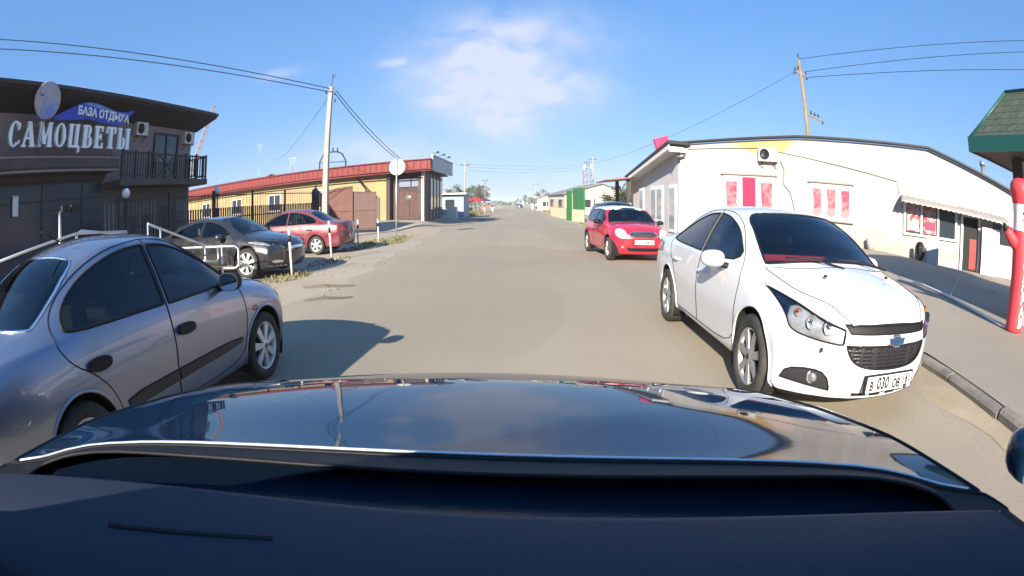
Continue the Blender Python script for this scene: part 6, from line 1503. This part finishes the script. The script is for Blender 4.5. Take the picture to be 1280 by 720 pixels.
mat('fascia_green', (.012, .085, .07), .45); mat('kiosk_white', (.62, .62, .62), .7, var=.06); mat('soffit_brown', (.16, .11, .09), .8)
ks = thing('kiosk', 'small kiosk with a steep green shingle roof and dark green eaves', 'kiosk', (7.7, 5.1, .12))
KX, KY = 5.2, -8.2
def loop4(i, z): return [(i, -i, z), (KX - i, -i, z), (KX - i, KY + i, z), (i, KY + i, z)]
mb = MB(); A, B, C_ = loop4(0, 3.02), loop4(.8, 4.02), loop4(.95, 4.06)
mb.add(A + B + C_, [(i, (i + 1) % 4, (i + 1) % 4 + 4, i + 4) for i in range(4)] + [(i + 4, (i + 1) % 4 + 4, (i + 1) % 4 + 8, i + 8) for i in range(4)] + [(8, 9, 10, 11)]); kr = mb.build('roof', MATS['shingles'], ks)
mb = MB(); A, B = loop4(-.03, 2.78), loop4(-.03, 3.05); mb.add(A + B, [(i, (i + 1) % 4, (i + 1) % 4 + 4, i + 4) for i in range(4)]); A, B = loop4(0.02, 2.78), loop4(.02, 3.04); mb.add(A + B, [(i, (i + 1) % 4, (i + 1) % 4 + 4, i + 4) for i in range(4)]); A, B = loop4(-.03, 2.78), loop4(.02, 2.78); mb.add(A + B, [(i, (i + 1) % 4, (i + 1) % 4 + 4, i + 4) for i in range(4)])
for i in range(4):
    a, b_ = loop4(.0, 3.02)[i], loop4(.8, 4.02)[i]; mb.tube([a, b_], .035, 6)
q = loop4(.8, 4.02); mb.tube(q + [q[0]], .04, 6); mb.build('eaves_fascia', MATS['fascia_green'], kr)
mb = MB(); mb.add(loop4(.0, 2.81), [(0, 1, 2, 3)]); mb.build('soffit', MATS['soffit_brown'], kr)
mb = MB(); mb.span((.62, -.95, 0), (KX - .6, KY + .6, 2.74)); mb.build('wall', MATS['kiosk_white'], ks)
mb = MB(); mb.span((.52, -1.10, 0), (.74, -.86, 2.78)); mb.build('corner_post', MATS['shop_dark'], ks)
mb = MB(); mb.span((.58, -4.6, .95), (.66, -1.4, 2.2)); w = mb.build('window', MATS['window_glass'], ks)
mb = MB(); [mb.span((.56, y, .9), (.68, y + .08, 2.25)) for y in (-4.65, -3.1, -1.45)]; mb.span((.555, -4.65, .86), (.69, -1.37, .94)); mb.build('window_frame', MATS['white_pvc'], w)

# ------------------------------------------------------------------ inflatable figure with СТОЛОВАЯ down its front
mat('inflatable_red', (.62, .045, .06), .55, bump=.25, bscale=5); mat('inflatable_white', (.74, .72, .70), .55, bump=.2, bscale=5)
PX, PY = 7.45, 3.66; pzv = pz(PX, PY)
inf = thing('inflatable_figure', 'red and white inflatable advertising figure with white lettering down its front', 'inflatable', (PX, PY, pzv), math.atan2(-.915, -.41)); inf.scale = (1.17, 1.17, 1.17)
mb = MB(); mb.lathe([(.001, .0), (.15, .0), (.165, .03), (.16, .12), (.165, .4), (.160, .7), (.165, 1.0), (.168, 1.15), (.165, 1.28)], n=32)
for s in (1, -1):
    mb.tube([(-.02, s * .08, 1.10), (-.02, s * .2, 1.15), (-.02, s * .30, 1.22), (-.02, s * .355, 1.27)], [.11, .095, .078, .06], 16)
mb.build('body', MATS['inflatable_red'], inf)
for s in (1, -1): mb = MB(); mb.ball((-.02, s * .385, 1.285), .05, 12, sc=(1, .8, 1.1)); mb.tube([(-.02, s * .37, 1.30), (-.02, s * .42, 1.33)], .02, 6); mb.build('hand', MATS['trim'], inf)
mb = MB(); mb.lathe([(.165, 1.272), (.160, 1.30), (.155, 1.45), (.160, 1.6), (.165, 1.625)], n=32); hd = mb.build('head', MATS['inflatable_white'], inf)
mb = MB(); mb.lathe([(.166, 1.615), (.178, 1.66), (.205, 1.74), (.215, 1.80), (.2, 1.87), (.15, 1.925), (.08, 1.95), (.001, 1.955)], n=32); mb.build('cap', MATS['inflatable_red'], inf)
for s in (1, -1): mb = MB(); mb.ball((.148, s * .06, 1.50), .02, 10, sc=(.5, 1, 1.2)); mb.build('eye', MATS['ink'], hd)
mb = MB(); mb.tube([(.145, -.07, 1.42), (.165, -.03, 1.40), (.168, 0, 1.41), (.165, .03, 1.40), (.145, .07, 1.42)], .012, 6); mb.build('moustache', MATS['ink'], hd)
for k, ch in enumerate('СТОЛОВАЯ'):
    text_part('lettering', ch, .165, MATS['inflatable_white'], inf, frame((.166, 0, 1.12 - k * .142), (0, 1, 0), (0, 0, 1)), extrude=.008, offset=.006)
t = thing('air_hose', 'thin white hose lying over the pavement from the inflatable figure', 'hose', (PX, PY, pzv))
hp = [(7.35, 3.8), (7.6, 4.4), (8.0, 5.2), (8.5, 6.2), (8.95, 7.2), (9.15, 7.7), (9.4, 8.4)]
mb = MB(); mb.tube([(x - PX, y - PY, pz(x, y) - pzv + .03) for x, y in hp], .03, 8); mb.build('tube', MATS['fascia_white'], t)
t = thing('guy_rope', 'thin pale rope lying in the kiosk shadow beside the white hose', 'rope', (8.55, 6.3, 0))
mb = MB(); mb.tube([(5.0 * i / 12, 3.3 * i / 12, pz(8.55 + 5.0 * i / 12, 6.3 + 3.3 * i / 12) + .015 + .015 * math.sin(i)) for i in range(13)], .012, 6); mb.build('strand', MATS['poster_frame'], t)

# ------------------------------------------------------------------ further down the street
mat('panel_green', (.02, .15, .035), .5, var=.08); mat('wall_cream', (.62, .58, .38), .85, var=.1); mat('brick_pale', (.52, .42, .34), .9, var=.12); mat('roof_grey', (.20, .20, .21), .7, var=.2); mat('kiosk_blue', (.24, .29, .38), .6, var=.08); mat('roof_pale', (.60, .60, .58), .6)
def fence_panel(x, y, l, h, rz, m_, label, name='fence_panel', cat='fence', post=True):
    t = thing(name, label, cat, (x, y, gz(x, y)), rz)
    mb = MB(); mb.span((0, -.04, 0), (l, .04, h)); mb.build('panel', MATS[m_], t)
    if post:
        for k in range(3): mb = MB(); mb.box((l * k / 2, 0, h / 2 + .03), (.1, .12, h + .06)); mb.build('post', MATS[m_], t)
    return t
fence_panel(4.55, 46, 1.05, 2.6, R(-75), 'panel_green', 'tall bright green sheet gate leaf, the one farther from the red hatchback')
fence_panel(4.85, 43.6, 3.4, 2.75, R(-82), 'panel_green', 'tall bright green sheet fence panel, the one nearer to the red hatchback')
fence_panel(4.75, 43.5, 3.6, 1.0, R(-82), 'wall_cream', 'low cream wall under the nearer green panel', 'low_wall', 'wall', False)
fence_panel(4.2, 62, 14, 1.05, R(-87.5), 'wall_cream', 'low cream wall running on beyond the green panels', 'low_wall', 'wall', False)
def house(x, y, w, d, h, rh, rz, wallm, roofm, label, wins=2, gable='x'):
    t = thing('house', label, 'house', (x, y, 0), rz)
    mb = MB(); mb.prism([(-w / 2, -.2), (w / 2, -.2), (w / 2, h), (0, h + rh), (-w / 2, h)], (0, d / 2, 0), (1, 0, 0), (0, 0, 1), d); mb.build('wall', MATS[wallm], t)
    mb = MB()
    for s in (1, -1): mb.beam((s * (w / 2 + .35), 0, h - .35 * rh / (w / 2) + .08), (0, 0, h + rh + .08), d + .7, .12, 0)
    mb.build('roof', MATS[roofm], t)
    for k in range(wins):
        mb = MB(); mb.box((-w / 2 + w * (k + .5) / wins, -d / 2 - .01, h * .55), (w / wins * .4, .05, h * .4)); f = mb.build('window', MATS['window_glass'], t)
        mb = MB(); mb.box((-w / 2 + w * (k + .5) / wins, -d / 2 - .045, h * .55), (.07, .04, h * .42)); mb.box((-w / 2 + w * (k + .5) / wins, -d / 2 - .05, h * .33), (w / wins * .46, .08, .08)); mb.build('window_frame', MATS['white_pvc'], f)
    for k in range(2):
        mb = MB(); mb.box((-w / 2 - .01, -d / 2 + d * (k + .5) / 2, h * .55), (.05, d * .15, h * .4)); mb.build('window', MATS['window_glass'], t)
    return t
house(11.5, 80, 11, 12, 2.9, 1.6, R(8), 'brick_pale', 'roof_grey', 'pale gabled house beyond the green panels on the right')
house(8.6, 118, 8, 10, 2.6, 1.4, 0, 'wall_cream', 'roof_grey', 'small cream house far down the right side of the road')
house(-34, 66, 11, 10, 4.6, 2.0, R(20), 'wall_grey_brown', 'roof_grey', 'house with a pale grey gable rising behind the red roof')
house(-13, 92, 8, 10, 2.6, 1.2, 0, 'brick_pale', 'roof_pale', 'low house with a pale roof far down the left side')
house(22, 62, 10, 12, 2.6, 1.6, R(-10), 'wall_grey_brown', 'roof_grey', 'grey roofed house behind the white shop porch')
t = thing('stall', 'brown wooden market stall before the pale gabled house', 'stall', (5.6, 68, 0))
mb = MB(); mb.span((-.6, -1, .0), (.6, 2, 1.0)); mb.build('counter', MATS['gate_red'], t)
mb = MB(); mb.span((-.9, -1.2, 2.1), (.9, 2.2, 2.2)); mb.build('canopy', MATS['roof_pale'], t)
for x in (-.6, .6):
    for y in (-.9, 1.9): mb = MB(); mb.box((x, y, 1.1), (.08, .08, 2.2)); mb.build('post', MATS['wood_pole'], t)
bk = thing('kiosk', 'pale blue flat-roofed kiosk beyond the brown corner shop', 'kiosk', (-8.3, 51.5, .05))
mb = MB(); mb.span((-1, 0, 0), (3.1, 6, 2.35)); mb.build('wall', MATS['kiosk_blue'], bk)
mb = MB(); mb.span((-1.2, -.5, 2.36), (3.4, 6.3, 2.52)); mb.build('roof', MATS['roof_pale'], bk)
for x in (.1, 1.7): mb = MB(); mb.box((x, -.02, 1.4), (.9, .06, .9)); mb.build('window', MATS['window_glass'], bk)
for y in (1.2, 3.4): mb = MB(); mb.box((3.1, y, 1.3), (.06, 1.1, 1.2)); mb.build('shutter', mat('shutter_grey', (.30, .33, .38), .6), bk)
t = thing('freezer_chest', 'white box freezer beside the brown corner shop', 'freezer', (-5.35, 43.0, gz(-5.35, 43.0)))
mb = MB(); mb.span((-.4, -.3, .05), (.45, .4, .95)); mb.build('cabinet', MATS['fascia_white'], t, bevel=.04)
mb = MB(); mb.span((-.42, -.32, .955), (.47, .42, 1.02)); mb.build('lid', MATS['white_pvc'], t, bevel=.02)
t = thing('step_ramp', 'low concrete slab step jutting out from the corner shop to the road', 'step', (-5.0, 45.5, .0))
mb = MB(); mb.span((-1.2, -.6, -.1), (2.4, .7, .16)); mb.build('slab', MATS['concrete'], t, bevel=.02)
# umbrellas, people, more poles
mat('umbrella_red', (.55, .03, .03), .6); mat('umbrella_dark', (.05, .03, .05), .6)
for x, y, m_, lb in ((-6.8, 86, 'umbrella_red', 'red market umbrella beside two walkers down the street'), (-6.0, 96, 'umbrella_dark', 'dark market umbrella behind the red one')):
    t = thing('market_umbrella', lb, 'umbrella', (x, y, 0), 0, 'market umbrellas far down the left side')
    mb = MB(); mb.lathe([(1.6, 1.95), (1.0, 2.25), (.05, 2.6), (.001, 2.6)], n=8, smooth=False); mb.build('canopy', MATS[m_], t)
    mb = MB(); mb.tube([(0, 0, 0), (0, 0, 2.6)], .03, 6); mb.build('pole', MATS['steel_grey'], t)
def person(x, y, rz, top, legs, skin, hair, label, step=.22, h=1.72, group=None):
    """one continuous grown body, with hair and clothing as children"""
    t = thing('person', label, 'person', (x, y, gz(x, y)), rz, group)
    k = h / 1.72
    J = [((0, 0, .93), .13), ((0, 0, 1.12), .12), ((0, 0, 1.34), .15), ((0, 0, 1.46), .06), ((.01, 0, 1.56), .075), ((.02, 0, 1.66), .085),
         ((0, .16, 1.38), .055), ((-.04, .22, 1.12), .042), ((.06, .22, .88), .035), ((0, -.16, 1.38), .055), ((.06, -.22, 1.12), .042), ((.10, -.2, .88), .035),
         ((0, .09, .86), .09), ((step * .5, .09, .48), .062), ((step, .09, .07), .045), ((step + .12, .09, .04), .035),
         ((0, -.09, .86), .09), ((-step * .2, -.09, .48), .062), ((-step, -.09, .10), .045), ((-step + .11, -.09, .04), .035)]
    E_ = [(0, 1), (1, 2), (2, 3), (3, 4), (4, 5), (2, 6), (6, 7), (7, 8), (2, 9), (9, 10), (10, 11), (0, 12), (12, 13), (13, 14), (14, 15), (0, 16), (16, 17), (17, 18), (18, 19)]
    def grow(idx, edges, add, m_, name, parent):
        me = bpy.data.meshes.new(name); mp = {i: n for n, i in enumerate(idx)}
        me.from_pydata([tuple(c * k for c in J[i][0]) for i in idx], [(mp[a], mp[b]) for a, b in edges], [])
        o = bpy.data.objects.new(name, me); COL.objects.link(o); o.parent = parent
        o.modifiers.new('skin', 'SKIN'); s = o.modifiers.new('smooth', 'SUBSURF'); s.levels = s.render_levels = 1
        if not me.skin_vertices: bpy.context.view_layer.update()
        for n, i in enumerate(idx):
            r = (J[i][1] + add) * k; me.skin_vertices[0].data[n].radius = (r, r); me.skin_vertices[0].data[n].use_root = n == 0
        me.materials.append(m_); return o
    grow(list(range(20)), E_, 0, skin, 'body', t)
    grow([0, 1, 2, 6, 9], [(0, 1), (1, 2), (2, 3 + 3), (2, 9)], .018, top, 'shirt', t)
    grow([0, 12, 13, 16, 17], [(0, 12), (12, 13), (0, 16), (16, 17)], .016, legs, 'shorts', t)
    mb = MB(); mb.ball((.0, 0, 1.645 * k), .098 * k, 12, sc=(1, .95, 1.05)); mb.build('hair', hair, t)
    return t
mat('skin', (.42, .24, .17), .6); mat('hair_dark', (.02, .014, .01), .6); mat('cloth_red', (.48, .03, .04), .8); mat('cloth_dark', (.02, .02, .03), .8); mat('cloth_white', (.70, .68, .66), .8); mat('cloth_pink', (.55, .30, .28), .8)
person(-4.0, 66, R(75), MATS['cloth_red'], MATS['cloth_pink'], MATS['skin'], MATS['hair_dark'], 'person in red walking away along the left road edge')
person(-3.1, 68, R(-100), MATS['cloth_dark'], MATS['cloth_white'], MATS['skin'], MATS['hair_dark'], 'person in a dark top and pale trousers walking beside the person in red')
person(2.9, 92, R(90), MATS['cloth_white'], MATS['cloth_white'], MATS['skin'], MATS['hair_dark'], 'person dressed all in white at the right road edge far ahead')
person(3.8, 97, R(60), MATS['cloth_white'], MATS['cloth_dark'], MATS['skin'], MATS['hair_dark'], 'person in a white shirt and dark trousers standing by the far stalls')
person(6.0, 26.6, R(200), MATS['cloth_dark'], MATS['cloth_dark'], MATS['skin'], MATS['hair_dark'], 'person in dark clothes standing under the red porch', .08)
def small_pole(x, y, h, label, arm=True, m_='concrete'):
    t = thing('utility_pole', label, 'utility pole', (x, y, 0), 0, 'poles far down the street')
    mb = MB(); mb.tube([(0, 0, -.1), (0, 0, h)], [.14, .09], 8); mb.build('shaft', MATS[m_], t)
    if arm: mb = MB(); mb.beam((-.6, 0, h - .4), (.6, 0, h - .4), .08, .08); [mb.ball((q, 0, h - .28), .09, 8) for q in (-.5, 0, .5)]; mb.build('crossarm', MATS['trim_soft'], t)
    return t
small_pole(-6.9, 70, 7.2, 'thin pole with a crossarm beyond the pale blue kiosk')
small_pole(-6.2, 104, 6.6, 'pole among the small trees far down the left side', True, 'wood_pole')
small_pole(-8.6, 60, 5.4, 'short pole right behind the pale blue kiosk roof')
small_pole(4.9, 128, 6.6, 'pole far down the right side of the road')
small_pole(8.6, 66, 5.8, 'slim pole beside the pale gabled house', False, 'wood_pole')
small_pole(12.6, 84, 9.4, 'grey pole standing right of the lattice mast')
for i, (z, s) in enumerate(((7.0, .5), (6.75, .6), (6.3, .5))): wire('faint wire crossing the far end of the road', (-6.9, 70 + i * 2, z), (12.6, 84 + i, z + 1.2), s, .012, 'wires crossing the road far away')
def lattice(mb, a, b_, w0, w1, n, r=.05):
    a, b_ = Vector(a), Vector(b_); d = (b_ - a).normalized(); u = d.orthogonal().normalized(); v = d.cross(u)
    P = [[a + (b_ - a) * i / n + (u * sx + v * sy) * (w0 + (w1 - w0) * i / n) / 2 for sx, sy in ((1, 1), (1, -1), (-1, -1), (-1, 1))] for i in range(n + 1)]
    for j in range(4): mb.tube([p[j] for p in P], r, 5)
    for i in range(n):
        for j in range(4): mb.tube([P[i][j], P[i + 1][(j + 1) % 4]], r * .6, 4); mb.tube([P[i + 1][j], P[i + 1][(j + 1) % 4]], r * .6, 4)
t = thing('lattice_mast', 'white steel lattice mast behind the green panels', 'mast', (10.9, 78, 0))
mb = MB(); lattice(mb, (0, 0, 0), (0, 0, 8.0), 1.4, .8, 8, .05); mb.build('frame', MATS['steel_grey'], t)
for q, z in ((-.5, 7.2), (.5, 7.4)): mb = MB(); mb.box((q, 0, z), (.16, .12, .8)); mb.build('antenna_panel', MATS['white_pvc'], t)
t = thing('crane', 'thin construction crane boom leaning behind the hotel balcony', 'crane', (-50, 60.5, 0))
mb = MB(); lattice(mb, (0, 0, 1.5), (4.75, 3, 18.7), .85, .5, 16, .07); mb.build('boom', mat('crane_orange', (.28, .19, .15), .6), t)
mb = MB(); mb.span((-2, -1, 0), (1.5, 1, 1.6)); mb.build('cab', MATS['crane_orange'], t)
for x, y, h, lb in ((-36, 64, 11.3, 'thin rooftop aerial behind the red roof, nearest the hotel'), (-25.6, 54, 7.6, 'thin rooftop aerial behind the red roof, nearest the concrete pole')):
    t = thing('aerial', lb, 'aerial', (x, y, 0), 0, 'aerials behind the red roof')
    mb = MB(); mb.tube([(0, 0, 0), (0, 0, h)], .035, 6); mb.build('mast', MATS['steel_grey'], t)
    mb = MB(); [mb.beam((-.5 + .1 * k, 0, h - .3 * k), (.5 - .1 * k, 0, h - .3 * k), .03, .03) for k in range(4)]; mb.build('rods', MATS['steel_grey'], t)
t = thing('transformer_gantry', 'black arched steel gantry with insulators above the red roof behind the concrete pole', 'gantry', (-17.3, 46, 0), R(20))
mb = MB()
for x in (-1.3, 1.3): mb.tube([(x, 0, 0), (x, 0, 6.0), (x * .7, 0, 6.7), (x * .3, 0, 6.9)], .07, 6)
mb.beam((-.6, 0, 6.9), (.6, 0, 6.9), .1, .1); mb.beam((-1.3, 0, 5.9), (1.3, 0, 5.9), .06, .06); mb.build('frame', MATS['steel_black'], t)
for x in (-.45, 0, .45): mb = MB(); mb.lathe([(.001, 6.95), (.09, 7.0), (.06, 7.15), (.09, 7.2), (.05, 7.3), (.001, 7.35)], c=(x, 0, 0), n=10); mb.build('insulator', MATS['insulator'], t)

# ------------------------------------------------------------------ trees far off and the wood on the horizon
G = 'small trees beyond the shops'
tree(-9.3, 84, 4.6, 1.9, 900, 'loose green tree behind the pale blue kiosk roof', 'leaf_green', G)
tree(-7.6, 108, 5.6, 2.3, 900, 'rounded tree beside the far pole on the left', 'leaf_pale', G)
tree(-10.5, 122, 6.0, 2.6, 900, 'taller tree behind the rounded one on the left', 'leaf_green', G)
tree(-6.6, 77, 2.0, 1.1, 500, 'low bush behind the walking pair', 'leaf_dark', G, .1)
tree(9.4, 47, 3.2, 1.5, 900, 'dark bushy tree between the green panel and the shop porch', 'leaf_dark', G, .15)
tree(13.5, 60, 4.2, 1.8, 900, 'slim tree under the lattice mast', 'leaf_green', G)
tree(8.0, 40, 2.4, 1.3, 800, 'dark shrub right behind the red hatchback roof', 'leaf_dark', G, .1)
tree(7.5, 140, 5.5, 2.5, 700, 'tree at the far right end of the road', 'leaf_pale', G)
mb = MB()
for i in range(5200):
    a = rnd.uniform(-75, 75); d = rnd.uniform(380, 620); x, y = d * math.sin(R(a)), d * math.cos(R(a)); h = 5.5 + 3 * math.sin(a * .7) + 2.0 * math.sin(a * 2.3)
    z = rnd.random()**.8 * max(2.0, h); s = rnd.uniform(.9, 2.2)
    u = Vector((rnd.gauss(0, 1), rnd.gauss(0, 1), rnd.gauss(0, .7))).normalized(); v = u.orthogonal().normalized(); p = Vector((x, y, z))
    mb.add([p - u * s, p + v * s * .7, p + u * s, p - v * s * .7], [(0, 1, 2, 3)])
mb.build('distant_trees', MATS['leaf_green'])['kind'] = 'stuff'
# litter and twigs by the verge
for x, y, l, a, lb in ((-3.35, 8.6, 1.0, .2, 'bent dry twig lying at the road edge by the weeds'), (-2.9, 7.4, .8, .35, 'short dark twig lying on the road near the silver car shadow')):
    t = thing('twig', lb, 'twig', (x, y, .01), a); mb = MB(); mb.tube([(-l / 2, 0, .01), (-l * .1, .04, .03), (l * .3, -.02, .02), (l / 2, .03, .01)], [.012, .015, .012, .006], 6); mb.build('stick', MATS['bark'], t)
# ------------------------------------------------------------------ the air itself: pale summer haze
Mz = bpy.data.materials.new('haze'); Mz.use_nodes = True; _n = Mz.node_tree.nodes; _l = Mz.node_tree.links
_n.remove(_n['Principled BSDF']); _v = _n.new('ShaderNodeVolumePrincipled'); _v.inputs['Color'].default_value = (.94, .97, 1.0, 1); _v.inputs['Density'].default_value = .0006; _v.inputs['Anisotropy'].default_value = -.05
_l.new(_v.outputs[0], _n['Material Output'].inputs['Volume'])
mb = MB(); mb.span((-1520, -620, -1.2), (1520, 1620, 20.5)); hz_ = mb.build('haze', Mz); hz_['kind'] = 'stuff'
